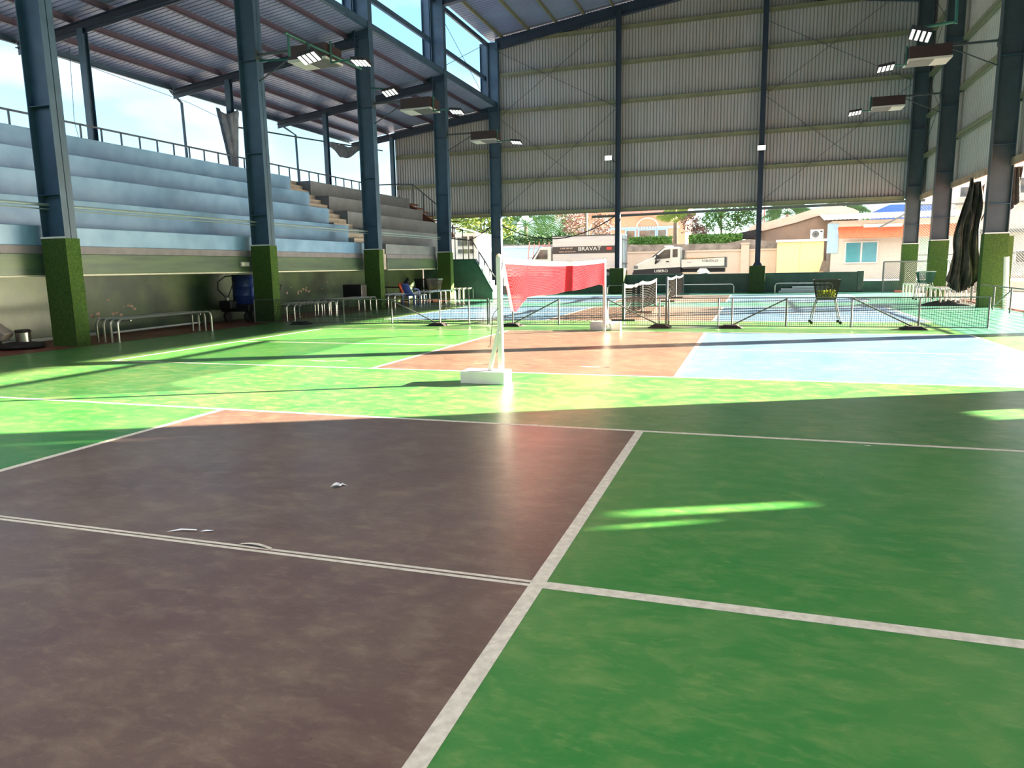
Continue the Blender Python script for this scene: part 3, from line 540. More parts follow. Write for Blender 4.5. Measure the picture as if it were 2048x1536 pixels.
# ------------------------------------------------------------------ lights on brackets
def boxlight(side, y, labels):
    sx = 1 if side == 'L' else -1; c0 = XL if side == 'L' else XR
    X = lambda d: c0 + sx * d
    dz = -0.22 if side == 'L' else 0.1; zt = 7.32 + dz; zb_ = 6.93 + dz
    r = thing('box_light', labels[0], 'light', (X(1.78), y, zb_), 'box lights on column arms')
    x0, x1 = sorted((X(1.24), X(2.32)))
    b = MB(); b.box(x0, x1, y - .4, y + .4, zb_ + .05, zt); b.build('housing', BROXN, r, bevel=.01)
    b = MB(); b.box(x0 - .02, x1 + .02, y - .42, y + .42, zb_, zb_ + .05); part(b.build('rim', DIFF, r), 'pale rim')
    xm = X(1.66); a0, a1 = sorted((X(1.26), xm)); b = MB(); b.box(a0, a1, y - .39, y + .39, zb_ - .012, zb_); part(b.build('diffuser', DIFF, r), 'plain white diffuser panel')
    a0, a1 = sorted((xm + sx * .02, X(2.3))); b = MB(); b.box(a0, a1, y - .38, y + .38, zb_ - .01, zb_); part(b.build('louvre', GRILL, r), 'grey louvre panel')
    b = MB(); b.bar((c0, y, zt + .02), (X(2.34), y, zt + .02), .06); b.build('arm', DSTEEL, r)
    b = MB(); b.bar((c0, y + .03, zb_ - .25), (X(1.25), y + .03, zt - .02), .03); b.build('strut', DSTEEL, r)
    b = MB(); b.box(min(c0, c0 + sx * .03), max(c0, c0 + sx * .03), y - .12, y + .12, zt - .12, zt + .12); b.build('mount_plate', DSTEEL, r)
    if len(labels) < 2: return r
    lx = .33 if side == 'L' else 0.0; led = thing('led_floodlight', labels[1], 'light', (X(3.0 + lx), y - .45, zb_ - .15), 'led floodlights on green brackets')
    px = X(2.36); b = MB(); b.tube([(px, y - .2, zt + .06), (px, y - .2, zb_ - .06), (X(2.7 + lx), y - .2, zb_ - .04)], .028, 8); part(b.build('bracket', GBRK, led), 'green pipe bracket')
    x0, x1 = sorted((X(2.66 + lx), X(3.1 + lx))); zc = zb_ - .13
    tilt = lambda x, yy, d: (x, yy, zc - (yy - y + .2) * .25 + d + (x - x0) * -.12 * sx)
    b = MB(); n_ = 4
    for k in range(n_):
        a = x0 + (x1 - x0) * (k + .06) / n_; e = x0 + (x1 - x0) * (k + .94) / n_
        b.hexa([tilt(a, y - .36, 0), tilt(e, y - .36, 0), tilt(e, y - .04, 0), tilt(a, y - .04, 0), tilt(a, y - .36, .07), tilt(e, y - .36, .07), tilt(e, y - .04, .07), tilt(a, y - .04, .07)])
    b.build('heat_sink', BLACK, led)
    for k in range(n_):
        a = x0 + (x1 - x0) * (k + .17) / n_; e = x0 + (x1 - x0) * (k + .83) / n_; b = MB()
        b.hexa([tilt(a, y - .34, -.012), tilt(e, y - .34, -.012), tilt(e, y - .06, -.012), tilt(a, y - .06, -.012), tilt(a, y - .34, 0), tilt(e, y - .34, 0), tilt(e, y - .06, 0), tilt(a, y - .06, 0)]); part(b.build('led_module', LEDM, led), 'lit white module')
    return r
boxlight('R', 21.8, ('brown box light on the nearest right column, louvred underside', 'lit led floodlight left of the nearest right box light'))
boxlight('R', 28.5, ('brown box light on the middle right column', 'small lit led floodlight left of the middle right box light'))
boxlight('R', 13.7, ('box light on the right column outside the frame',))
boxlight('L', 14.4, ('big box light between the second and third bleacher columns, open louvre below', 'lit led floodlight beside the third bleacher column, below the big box light'))
boxlight('L', 20.7, ('brown box light between the third and fourth bleacher columns', 'lit led floodlight just right of the fourth bleacher column'))
boxlight('L', 27.2, ('small box light left of the corner column', 'small lit led floodlight in front of the end wall beside the corner column'))
# green pipe with an extra floodlight in front of the big box light, and one on the third column
def floodlight(label, c, w_, tx, ty, bracket):
    led = thing('led_floodlight', label, 'light', c, 'led floodlights on green brackets'); b = MB()
    F = lambda a, e, d: (c[0] + a, c[1] + e, c[2] + d + tx * a + ty * e)
    for k in range(4):
        a = w_ * (k / 4 - .5) + .008; q = w_ * ((k + 1) / 4 - .5) - .008
        b.hexa([F(a, -.17, 0), F(q, -.17, 0), F(q, .17, 0), F(a, .17, 0), F(a, -.17, .08), F(q, -.17, .08), F(q, .17, .08), F(a, .17, .08)])
    b.build('heat_sink', BLACK, led)
    for k in range(4):
        a = w_ * (k / 4 - .5) + .022; q = w_ * ((k + 1) / 4 - .5) - .022; b = MB()
        b.hexa([F(a, -.16, -.012), F(q, -.16, -.012), F(q, .16, -.012), F(a, .16, -.012), F(a, -.16, 0), F(q, -.16, 0), F(q, .16, 0), F(a, .16, 0)]); part(b.build('led_module', LEDM, led), 'lit white module')
    b = MB(); [b.tube(pp, .03, 8) for pp in bracket]; part(b.build('bracket', GBRK, led), 'green pipe bracket'); return led
floodlight('lit led floodlight under the green pipe in front of the big left box light', (-9.5, 13.2, 6.5), .5, .18, -.3, [[(-9.55, 12.33, 6.84), (-9.55, 15.8, 6.88)], [(-9.55, 12.45, 6.84), (-9.55, 12.45, 6.36)], [(-9.5, 13.2, 6.84), (-9.5, 13.2, 6.58)], [(-11.87, 14.5, 7.0), (-9.55, 14.5, 6.86)]])
floodlight('lit led floodlight on the third bleacher column above its box light', (-11.1, 20.5, 7.38), .5, .14, -.3, [[(XL, 20.6, 7.62), (-11.1, 20.55, 7.5)]])
floodlight('lit led floodlight at the top right hanging from a green pipe', (4.02, 14.9, 6.0), .4, -.3, -.3, [[(4.1, 14.9, 6.16), (4.66, 14.9, 6.2)], [(4.66, 14.9, 6.16), (4.63, 14.9, 7.42), (5.0, 14.0, 7.44)]])
def wallflood(label, c, br):
    led = thing('led_floodlight', label, 'light', c, 'led floodlights on end wall posts'); b = MB(); b.box(c[0] - .19, c[0] + .19, c[1], c[1] + .06, c[2], c[2] + .24); b.build('heat_sink', BLACK, led)
    for k in range(4): b = MB(); b.box(c[0] - .18, c[0] + .18, c[1] - .012, c[1], c[2] + .01 + .058 * k, c[2] + .058 * (k + 1) - .004); part(b.build('led_module', LEDM, led), 'lit white module')
    b = MB(); b.tube(br, .025, 6); b.build('bracket', BLACK, led)
wallflood('white led floodlight left of the slim end wall post', (-6.03, 33.6, 6.52), [(-5.9, 33.65, 6.7), (-5.75, 33.7, 6.45), (-5.6, 33.72, 6.45)])
wallflood('white led floodlight on the right slim end wall post', (1.1, 33.5, 6.52), [(1.1, 33.55, 6.6), (1.1, 33.7, 6.5)])

# ------------------------------------------------------------------ stainless tube benches
def bench(label, x0, x1, y0, y1, n, h=.48, along='y', group='stainless tube benches'):
    r = thing('tube_bench', label, 'bench', ((x0 + x1) / 2, (y0 + y1) / 2, 0), group); rad = .13
    for k in range(n):
        c = (x0 if along == 'y' else y0) + ((x1 - x0) if along == 'y' else (y1 - y0)) * k / max(n - 1, 1); a, e = (y0, y1) if along == 'y' else (x0, x1)
        pts = [(a, 0)] + [(a + rad * (1 - math.cos(q * math.pi / 8)), h - rad + rad * math.sin(q * math.pi / 8)) for q in range(5)] + [(e - rad + rad * math.sin(q * math.pi / 8), h - rad + rad * math.cos(q * math.pi / 8)) for q in range(5)] + [(e, 0)]
        pp = [(c, s_, z) if along == 'y' else (s_, c, z) for s_, z in pts]; b = MB(); b.tube(pp, .024, 8); b.build('bent_tube', INOX, r, smooth=True)
    if n > 1:
        for yy in ((y0 + .35), (y1 - .35)):
            b = MB(); b.bar((x0, yy, h - .04), (x1, yy, h - .04), .03) if along == 'y' else b.bar((yy - y0 + x0, y0, h - .04), (yy - y0 + x0, y1, h - .04), .03); b.build('cross_bar', INOX, r)
    return r
bench('four-tube steel bench between the two nearest bleacher columns', -12.15, -11.58, 8.75, 11.5, 4)
bench('four-tube steel bench behind the net fence, right of the second column', -12.25, -11.48, 14.75, 16.95, 4, .46)
bench('four-tube steel bench ending beside the third column', -12.3, -11.6, 17.2, 19.75, 4)
bench('four-tube steel bench in front of the blue chair', -12.3, -11.5, 20.95, 23.2, 4)
bench('four-tube steel bench in front of the cart of yellow balls', -12.2, -11.5, 24.0, 26.7, 4)
bench('four-tube steel bench against the green stair wall', -12.1, -11.45, 27.5, 28.75, 4, .5)
bench('short five-tube steel bench at the foot of the middle right column', 6.62, 7.1, 27.2, 29.6, 5, .5)
bench('six-tube steel bench nearest on the right, beside the dark cloth heap', 6.45, 7.12, 22.6, 24.6, 6, .52)
bench('single bent steel rail standing before the parapet left of the right pier', -6.0, .07, 33.45, 33.45, 1, .42, 'x', 'bent rails before the parapet')
bench('single bent steel rail before the parapet, behind the near ball cart', 1.92, 4.4, 33.45, 33.45, 1, .44, 'x', 'bent rails before the parapet')
for k, (x0, x1, z, lb) in enumerate(((2.1, 4.1, .0, 'lowest long grey board on the floor before the parapet'), (2.2, 4.2, .1, 'middle long grey board of the stack before the parapet'), (2.7, 4.3, .2, 'topmost shorter grey board of the stack before the parapet'))):
    b = MB(); b.box(x0, x1, 33.55, 33.95, z + .002, z + .095); tag(b.build('grey_board', mat('grey board', (.5, .52, .56), .6), bevel=.006), lb, 'board', 'grey boards before the parapet')

# ------------------------------------------------------------------ net fence (three barrier units)
def netgrid(P, nu, nv, r, mbx=None):
    mb = mbx or MB()
    for a in range(nu + 1): mb.cord([P(a / nu, b / 6) for b in range(7)], r)
    for b in range(nv + 1): mb.cord([P(a / 24, b / nv) for a in range(25)], r)
    return mb
YF = 13.72; HF = .655
def barrier(label, x0, x1, posts, feet, braces):
    r = thing('net_barrier', label, 'barrier net', ((x0 + x1) / 2, YF, 0), 'low net barriers across the hall')
    b = MB(); b.tube([(x0, YF, HF), (x1, YF, HF)], .013, 6); b.build('top_rail', GALV, r)
    b = MB(); b.tube([(x0, YF, .045), (x1, YF, .045)], .012, 6); b.build('bottom_rail', GALV, r)
    for x in posts: b = MB(); b.tube([(x, YF, .03), (x, YF, HF)], .017, 8); b.build('post', GALV, r)
    for x, top in braces: b = MB(); b.tube([(x, YF - .05, .05), (top, YF, HF - .02)], .016, 8); b.build('brace', GALV, r)
    for x in feet: b = MB(); b.hexa([(x - .26, YF - .24, 0), (x + .26, YF - .24, 0), (x + .26, YF + .2, 0), (x - .26, YF + .2, 0), (x - .13, YF - .16, .075), (x + .13, YF - .16, .075), (x + .13, YF + .12, .075), (x - .13, YF + .12, .075)]); part(b.build('rubber_foot', RUBBER, r, bevel=.015), 'black rubber foot')
    n = int((x1 - x0) / .042); b = netgrid(lambda u, v: (x0 + (x1 - x0) * u, YF + .004 * math.sin(u * 60), .05 + (HF - .06) * v), n, 14, .0034); q = b.build('mesh', NETBLK, r, fix=False); part(q, 'fine black square mesh')
barrier('left low net barrier, from beside the blue drum cart to the near badminton post', -12.05, -5.22, (-12.03, -10.6, -9.25, -7.85, -6.52, -5.73, -5.24), (-10.56, -6.55), ((-6.55, -7.85),))
barrier('middle low net barrier, behind the badminton net', -5.2, -.93, (-5.18, -4.6, -3.45, -2.28, -1.1, -.95), (-4.6, -1.08), ((-4.6, -3.45), (-1.08, -2.28)))
barrier('right low net barrier, in front of the near ball cart', -.91, 5.38, (-.89, .19, .48, 1.6, 2.88, 4.14, 5.37), (.46, 4.05), ((.46, 1.6), (4.05, 2.9)))

# ------------------------------------------------------------------ badminton posts and net
def bpost(label, x, y, sgn):
    r = thing('badminton_post', label, 'post', (x, y, 0), 'portable badminton posts')
    b = MB(); b.box(x - .028, x + .032, y - .03, y + .03, .14 if sgn > 0 else .0, 1.53); b.build('upright', WHITE, r, bevel=.004)
    if sgn > 0:
        b = MB(); b.box(x - .48, x + .09, y - .15, y + .15, 0, .155); part(b.build('base_block', WHITE, r, bevel=.008), 'white box base')
        b = MB(); b.bar((x - .14, y - .02, .15), (x - .015, y - .02, .64), .045); b.build('brace', WHITE, r)
        b = MB(); b.tube([(x - .01, y - .03, .92), (x - .07, y - .04, .85), (x - .1, y - .05, .6), (x - .12, y - .04, .46), (x - .15, y - .04, .45)], .004, 5); b.build('tie_cord', DSTEEL, r)
    else:
        b = MB(); b.box(x - .34, x + .33, y + .12, y + .34, 0, .19); part(b.build('base_block', WHITE, r, bevel=.008), 'white box base')
        b = MB(); b.bar((x + .02, y + .02, .55), (x + .1, y + .12, .05), .035); b.bar((x, y, .05), (x + .1, y + .12, .05), .04); b.build('brace', WHITE, r)
    b = MB(); b.lathe((x, y + .0, 1.53), [(.03, 0), (.034, .01), (.02, .03), (.002, .035)], 10); b.build('post_cap', YELLOW, r)
    b = MB(); b.tube([(x + .035, y, 1.36), (x + .05, y, 1.5)], .008, 6); b.build('net_hook', DSTEEL, r); return r
bpost('near white badminton post on its box base, braced at the left', -2.02, 5.37, 1)
bpost('far white badminton post with low white base behind it', -2.15, 12.63, -1)
rn = thing('badminton_net', 'red badminton net with white top tape between two white posts', 'net', (-2.05, 9, .8))
ytop = lambda u: 5.42 + 7.18 * u
ztop = lambda u: 1.515 - .05 * math.sin(math.pi * u) + .02 * u
def zbot(u):
    pts = [(0, .86), (.03, .84), (.07, .93), (.13, 1.0), (.35, .985), (.6, .99), (.8, 1.0), (.9, 1.03), (.96, 1.0), (1, .95)]
    for (a, za), (b_, zb_) in zip(pts, pts[1:]):
        if u <= b_: return za + (zb_ - za) * (u - a) / (b_ - a)
    return pts[-1][1]
NX = lambda u: -2.0 - .15 * u
def NP(u, v): uu = u + .045 * (1 - u) ** 6 * (1 - v); return (NX(u) + .03 * math.sin(u * 22) * (1 - v), ytop(min(uu, 1)), zbot(u) + (ztop(u) - .06 - zbot(u)) * v)
b = MB()
for a in range(401): b.cord([NP(a / 400, q / 5) for q in range(6)], .0024)
for a in range(34): b.cord([NP(q / 60, a / 33) for q in range(61)], .0024)
part(b.build('net_mesh', REDNET, rn, fix=False), 'red netting')
b = MB(); b.grid(lambda u, v: (NX(u), ytop(u), ztop(u) - .065 * (1 - v)), 40, 1); part(b.build('top_tape', WTAPE, rn, solid=.006), 'white top tape')
b = MB(); b.tube([(-2.02, 5.37, 1.5)] + [(NX(u / 20), ytop(u / 20), ztop(u / 20)) for u in range(21)] + [(-2.15, 12.63, 1.52)], .004, 5); b.build('top_cord', WHITE, rn)

# ------------------------------------------------------------------ two low court nets in the back
def lownet(label, x, y0, ym, y1, dark):
    r = thing('court_net', label, 'net', (x, (y0 + y1) / 2, 0), 'black court nets in the back')
    def zt(yy):
        s_ = (yy - y0) / (ym - y0) if yy < ym else (yy - ym) / (y1 - ym); return .93 - .05 * math.sin(math.pi * s_)
    for yy in (y0, ym, y1):
        b = MB(); b.tube([(x, yy, 0), (x, yy, .95)], .022 if yy == ym else .04, 8); b.build('post', DSTEEL if yy == y0 else GALV, r)
        b = MB(); b.bar((x - .3, yy, .02), (x + .3, yy, .02), .05, .04); b.build('foot', DSTEEL, r)
    b = MB(); n = 90
    for a in range(n + 1): yy = y0 + (y1 - y0) * a / n; b.cord([(x, yy, .12 + (zt(yy) - .17) * q / 2) for q in range(3)], .005)
    for a in range(15): b.cord([(x, y0 + (y1 - y0) * q / 30, .12 + (zt(y0 + (y1 - y0) * q / 30) - .17) * a / 14) for q in range(31)], .005)
    part(b.build('net_mesh', NETBLK, r, fix=False), 'black netting')
    b = MB(); b.grid(lambda u, v: (x, y0 + (y1 - y0) * u, zt(y0 + (y1 - y0) * u) - .075 * (1 - v)), 30, 1); part(b.build('top_tape', WTAPE, r, solid=.012), 'white top tape')
    b = MB(); b.bar((x, y0, .14), (x, y0 + 1.2, .4), .008); b.build('stay', GALV, r)
lownet('nearer black court net with sagging white tape, behind the low barrier', -2.22, 15.55, 18.9, 22.05, True)
lownet('farther black court net with white tape, close to the parapet', -2.2, 25.4, 28.9, 32.2, False)

# ------------------------------------------------------------------ ball carts
def mesh_basket(b, x, y, z0, z1, wb_, wt, db, dt, n, m_, r):
    S = lambda a, e, v: (x + a * (wb_ + (wt - wb_) * v) / 2, y + e * (db + (dt - db) * v) / 2, z0 + (z1 - z0) * v)
    for (a0, e0, a1, e1) in ((-1, -1, 1, -1), (1, -1, 1, 1), (1, 1, -1, 1), (-1, 1, -1, -1)):
        for k in range(n + 1):
            t_ = k / n; b.cord([S(a0 + (a1 - a0) * t_, e0 + (e1 - e0) * t_, 0), S(a0 + (a1 - a0) * t_, e0 + (e1 - e0) * t_, 1)], r)
        for k in range(m_ + 1): b.cord([S(a0, e0, k / m_), S(a1, e1, k / m_)], r)
    return S
def ballcart(label, x, y, mt, fmt, z0=.57, z1=.99):
    r = thing('ball_cart', label, 'cart', (x, y, 0), 'wheeled tennis ball carts')
    b = MB(); S = mesh_basket(b, x, y, z0, z1, .40, .54, .34, .46, 18, 14, .0055); part(b.build('basket', mt, r, fix=False), 'wire mesh basket')
    b = MB(); b.box(x - .2, x + .2, y - .17, y + .17, z0 - .02, z0); b.build('basket_floor', mt, r)
    b = MB(); cs = [S(a, e, 1) for a, e in ((-1, -1), (1, -1), (1, 1), (-1, 1))]
    for k in range(4): b.tube([cs[k], cs[(k + 1) % 4]], .016, 6)
    b.build('rim', NETBLK if mt is NETBLK else INOX, r)
    for sx in (-1, 1):
        for sy in (-1, 1):
            b = MB(); b.tube([(x + sx * .19, y + sy * .15, z0), (x + sx * .3, y + sy * .26, .09)], .014, 6); b.build('leg', fmt, r)
            c = MB(); c.lathe((x + sx * .305, y + sy * .26 - .012, .034), [(.010, 0), (.034, 0), (.034, .022), (.010, .022)], 12, 'y'); c.build('caster', RUBBER, r)
    b = MB(); b.bar((x - .27, y, .28), (x + .27, y, .28), .015); b.build('crossbar', fmt, r); return r
ballcart('near black mesh ball cart standing on the blue court behind the right barrier', 2.5, 15.2, NETBLK, GALV)
ballcart('pale mesh ball cart of yellow balls by the fourth bleacher column', -11.6, 24.75, INOX, GALV)
ballcart('dark mesh ball cart in the shadow left of the pale one', -12.35, 25.2, NETBLK, DSTEEL)
ballcart('green ball cart by the middle right column', 6.75, 26.4, GBRK, GALV, .62, 1.0)
def balls(cx, cy, z0, w_, d_, nx, ny_, nl, label, group):
    first = None
    for l in range(nl):
        for i in range(nx):
            for j in range(ny_):
                if l == nl - 1 and random.random() < .45: continue
                p = (cx + w_ * ((i + .5) / nx - .5) + random.uniform(-.006, .006), cy + d_ * ((j + .5) / ny_ - .5) + random.uniform(-.006, .006), z0 + .064 * l)
                if first is None:
                    b = MB(); b.ball((p[0], p[1], p[2] + .033), .033, 12, 8); first = tag(b.build('tennis_ball', BALL, smooth=True), label, 'ball', group)
                else: c = first.copy(); COL.objects.link(c); c.location = p
balls(2.5, 15.2, .575, .38, .32, 5, 4, 3, 'yellow tennis ball piled in the near black mesh cart', 'balls in the near cart')
balls(-11.6, 24.75, .575, .38, .32, 5, 3, 2, 'yellow tennis ball in the pale cart by the fourth column', 'balls in the pale cart')

# ------------------------------------------------------------------ things under the bleachers
# floor polisher
r = thing('floor_polisher', 'old floor polishing machine at the left edge beside the nearest column', 'machine', (-12.9, 7.4, 0))
b = MB(); b.lathe((-12.75, 7.5, 0.02), [(.40, 0), (.42, .03), (.40, .07), (.25, .1), (.1, .12)], 28); part(b.build('skirt', RUBBER, r, smooth=True), 'wide black skirt')
b = MB(); b.lathe((-12.72, 7.55, .12), [(.13, 0), (.13, .19), (.12, .2)], 24); part(b.build('motor', INOX, r, smooth=True), 'shiny motor drum')
b = MB(); b.lathe((-12.72, 7.55, .32), [(.14, 0), (.145, .02), (.12, .045), (.02, .05)], 24); b.build('motor_cap', RUBBER, r, smooth=True)
b = MB(); b.bar((-12.84, 7.32, .24), (-13.42, 7.12, .74), .3, .17); part(b.build('handle_cover', mat('dusty grey plastic', (.36, .31, .28), .6), r, bevel=.02), 'dusty grey handle cover')
b = MB(); b.tube([(-13.4, 7.2, .68), (-13.75, 7.1, 1.0)], .025, 8); b.build('handle', DSTEEL, r)
b = MB(); b.tube([(-13.3, 6.9, .45), (-13.05, 7.0, .25), (-12.95, 7.0, .02)], .012, 6); b.build('support_leg', GALV, r)
b = MB(); b.lathe((-12.95, 7.2, .1), [(.02, -.02), (.1, -.02), (.1, .02), (.02, .02)], 14, 'y'); b.build('wheel', RUBBER, r)
# white skirting plank and pipe on the ground
b = MB(); b.box(-13.88, -13.78, 4, 10.2, 0, .07); b_ = b.build('baseboard_left', mat('pale plank', (.5, .48, .44), .7)); struct(b_)
b = MB(); b.tube([(-13.2, 10.1, .07), (-12.9, 12.6, .12)], .025, 8); tag(b.build('loose_pipe', WHITE), 'white pipe lying on the red strip under the nearest bench', 'pipe')
# drum cart
r = thing('pump_cart', 'dark push cart with small wheels carrying the blue drum', 'cart', (-13.05, 14.1, 0))
b = MB(); b.box(-13.5, -12.55, 13.55, 14.9, .3, .5); b.build('deck', BLACK, r, bevel=.02)
for x, y in ((-13.4, 13.7), (-12.7, 13.7), (-13.4, 14.75), (-12.7, 14.75)):
    b = MB(); b.lathe((x, y, .16), [(.03, -.035), (.15, -.035), (.16, 0), (.15, .035), (.03, .035)], 18, 'x'); b.build('wheel', TYRE, r)
    b = MB(); b.bar((x, y, .16), (x, y, .32), .03, .05); b.build('fork', GALV, r)
b = MB(); b.box(-13.35, -12.95, 13.3, 13.6, .38, .62); b.build('pump_block', BLACK, r, bevel=.03)
b = MB(); b.lathe((-13.15, 13.42, .6), [(.05, 0), (.06, .1), (.03, .16)], 12); b.build('pump_head', INOX, r)
b = MB(); b.tube([(-13.15, 13.35, .72), (-13.35, 13.3, .95), (-13.4, 13.4, 1.15), (-13.3, 13.6, 1.3), (-13.2, 13.8, 1.3)], .018, 8); b.tube([(-13.1, 13.4, .72), (-13.05, 13.5, .95), (-13.05, 13.62, 1.15)], .015, 8); b.build('hose', BLACK, r)
b = MB(); b.tube([(-12.6, 14.85, .45), (-12.6, 15.2, 1.0), (-13.3, 15.2, 1.0), (-13.3, 14.85, .45)], .02, 8); b.build('push_handle', BLACK, r)
r = thing('blue_drum', 'blue plastic drum standing on the dark push cart by the second column', 'drum', (-13.05, 14.15, .5))
b = MB(); pr_ = [(.36, 0), (.385, .03), (.385, .22), (.395, .24), (.385, .26), (.385, .45), (.4, .48), (.4, .52), (.385, .55), (.385, .72), (.4, .74), (.385, .76), (.38, .8)]; b.lathe((-13.05, 14.15, .5), pr_, 32); b.build('body', BLUEP, r, smooth=True)
b = MB(); b.lathe((-13.05, 14.15, 1.295), [(.4, 0), (.4, .04), (.36, .045), (.35, .02)], 32); b.build('rim', mat('dark blue rim', (.02, .03, .12), .35), r, smooth=True)
b = MB(); b.box(-12.662, -12.655, 14.0, 14.3, .56, .68); part(b.build('sticker', PAPER, r), 'pale sticker near the drum foot')
r.location.y += .6; bpy.data.objects['pump_cart'].location.y += .6
# black box and stand by the third column
r = thing('equipment_box', 'black box on a thin stand left of the third column', 'box', (-12.6, 20.1, 0))
b = MB(); b.box(-13.0, -12.25, 19.9, 20.3, .45, .9); b.build('body', BLACK, r, bevel=.02)
for x in (-12.95, -12.3): b = MB(); b.bar((x, 20.1, 0), (x, 20.1, .45), .03); b.build('leg', GALV, r)
# table frame and seating
r = thing('table_frame', 'low steel table frame behind the blue chair', 'table', (-12.9, 23.6, 0))
b = MB(); b.box(-13.6, -12.3, 23.2, 24.3, .68, .71); b.build('top', mat('dark table top', (.05, .04, .04), .5), r)
for x in (-13.55, -12.35):
    for y in (23.25, 24.25): b = MB(); b.bar((x, y, 0), (x, y, .68), .03); b.build('leg', GALV, r)
b = MB(); b.bar((-13.55, 23.25, .45), (-12.35, 23.25, .45), .025); b.build('rail', GALV, r)
def stacked(x, y, z, s_): pass
b = MB(); b.grid(lambda u, v: (-12.42 + .24 * u + .03 * math.sin(v * 6), 23.1 + .08 * math.sin(u * 7 + v * 3), .45 + .42 * v), 10, 8); tag(b.build('orange_cloth', ORANGE, smooth=True, solid=.02), 'orange cloth hanging over the table frame left of the blue chair', 'cloth')
for k, (dx, h_) in enumerate(((0, .9), (.16, .82), (.3, .88))):
    pass
b = MB(); b.ball((-12.45, 23.9, .845), .13, 14, 8, 1.02); b.ball((-12.4, 23.9, 1.0), .07, 10, 6, 1.2); tag(b.build('dark_bag', CLOTHD, smooth=True), 'dark bag on the table frame behind the blue chair', 'bag')
# blue plastic chair
r = thing('plastic_chair', 'blue plastic armchair under the bleachers, facing away from the camera', 'chair', (-11.5, 22.3, 0))
b = MB(); b.grid(lambda u, v: (-11.72 + .42 * u, 22.15 + .42 * v, .42 + .012 * math.sin(math.pi * u) * -1), 6, 6); b.build('seat', CHAIRB, r, solid=.02)
b = MB(); b.grid(lambda u, v: (-11.74 + (.06 * (1 - v) + .03 * v) + (.36 - .04 * v) * u - .1 * v + .02, 22.13 - .10 * v + .05 * (2 * u - 1) ** 2, .42 + .46 * v - .05 * (2 * u - 1) ** 2 * v), 10, 8); b.build('backrest', CHAIRB, r, smooth=True, solid=.016)
for sx in (0, 1):
    x = -11.75 + .48 * sx; b = MB(); b.tube([(x, 22.1, .66), (x, 22.3, .67), (x, 22.5, .64), (x, 22.57, .44)], .022, 8); b.build('armrest', CHAIRB, r, smooth=True)
    for y, yy in ((22.15, 22.08), (22.55, 22.6)): b = MB(); b.bar((x + (.02 if sx == 0 else -.02), y, .44), (x, yy, 0), .045, .03); b.build('leg', CHAIRB, r)
r = thing('plastic_stool', 'white-topped plastic stool right of the blue chair', 'stool', (-11.08, 22.35, 0))
b = MB(); b.box(-11.24, -10.92, 22.2, 22.5, .42, .46); b.build('seat', WHITE, r, bevel=.015)
for x in (-11.22, -10.94):
    for y in (22.22, 22.48): b = MB(); b.bar((x * 1, y, .42), (x + (-.02 if x < -11.1 else .02), y, 0), .035); b.build('leg', mat('stool leg', (.3, .38, .55), .5), r)

# ------------------------------------------------------------------ right side: fences, cloth
def chainlink(b, P, wd, ht, cell=.09, r=.0065):
    n = int((wd + ht) / cell)
    for k in range(n + 1):
        s0 = k * cell
        a = max(0, s0 - ht); c = min(wd, s0)
        if c > a: b.cord([P(a, s0 - a), P(c, s0 - c)], r); b.cord([P(wd - a, s0 - a), P(wd - c, s0 - c)], r)
def fence(label, p0, p1, ht, posts, cell, rails=(), pr=.036, group=None, z0=0.0):
    p0 = Vector(p0 + (z0,)); p1 = Vector(p1 + (z0,)); d = (p1 - p0); wd = d.length; d.normalize()
    r = thing('chain_link_fence', label, 'fence', tuple((p0 + p1) / 2), group); U = Vector((0, 0, 1))
    for s_ in posts: b = MB(); q = p0 + d * s_; b.tube([q, q + U * ht], pr, 8); b.build('post', GALV, r)
    for z in (ht,) + tuple(rails): b = MB(); b.tube([p0 + U * z, p1 + U * z], pr * .8, 6); b.build('rail', GALV, r)
    b = MB(); chainlink(b, lambda s_, z: p0 + d * s_ + U * z, wd, ht, cell); b.build('mesh', GALV, r, fix=False); return r
fence('tall chain-link fence in front of the orange awning', (7.75, 36.6), (13.5, 36.6), 4.0, (0.02, 1.15, 3.4, 5.7), .12, (1.65,))
fence('low chain-link fence between the far right columns', (6.45, 33.3), (8.5, 33.6), 1.36, (0, 2.06), .085)
fence('low chain-link fence from the middle right column to the nearest right column', (7.95, 28.3), (7.95, 22.3), 1.36, (0, 3.0, 6.0), .085)
rf = thing('rail_fence', 'low wire fence with horizontal strands right of the nearest right column', 'fence', (7.3, 18.2, 0))
for yy in (20.35, 18.95, 17.85, 16.2): b = MB(); b.tube([(7.25, yy, -.02), (7.25, yy, .66)], .022, 8); b.build('post', GALV, rf)
b = MB(); b.tube([(7.25, 22, .66), (7.25, 14, .64)], .018, 6); b.build('top_rail', GALV, rf)
b = MB(); b.tube([(7.25, 18.95, .6), (7.2, 20.3, .05)], .018, 6); b.build('brace', GALV, rf)
for k in range(9): b = MB(); b.tube([(7.25, 20.3, .05 + .066 * k), (7.25, 14, .05 + .066 * k)], .005, 4); b.build('wire', GALV, rf)
rg = thing('handrail_frame', 'pair of pale sloping rails leaning by the middle right column', 'rails', (7.9, 27.0, 0))
for d in (0, .35): b = MB(); b.tube([(7.62, 27.4 - d, 1.42 - .25 * d), (8.2, 26.4 - d, .3)], .025, 8); b.build('rail', CREAM, rg)
def heap(u, v):
    q = 2 * math.pi * u; s_ = 1 - v; return (6.7 + .75 * s_ * math.cos(q) * (1 + .15 * math.sin(q * 5)), 22.7 + .35 * s_ * math.sin(q), .13 * (1 - s_ ** 2) * (1 + .3 * math.sin(q * 3)) + .004)
foldcloth('cloth_heap', 'flat heap of black cloth on the floor before the right benches', CLOTHD, heap, 30, 8)
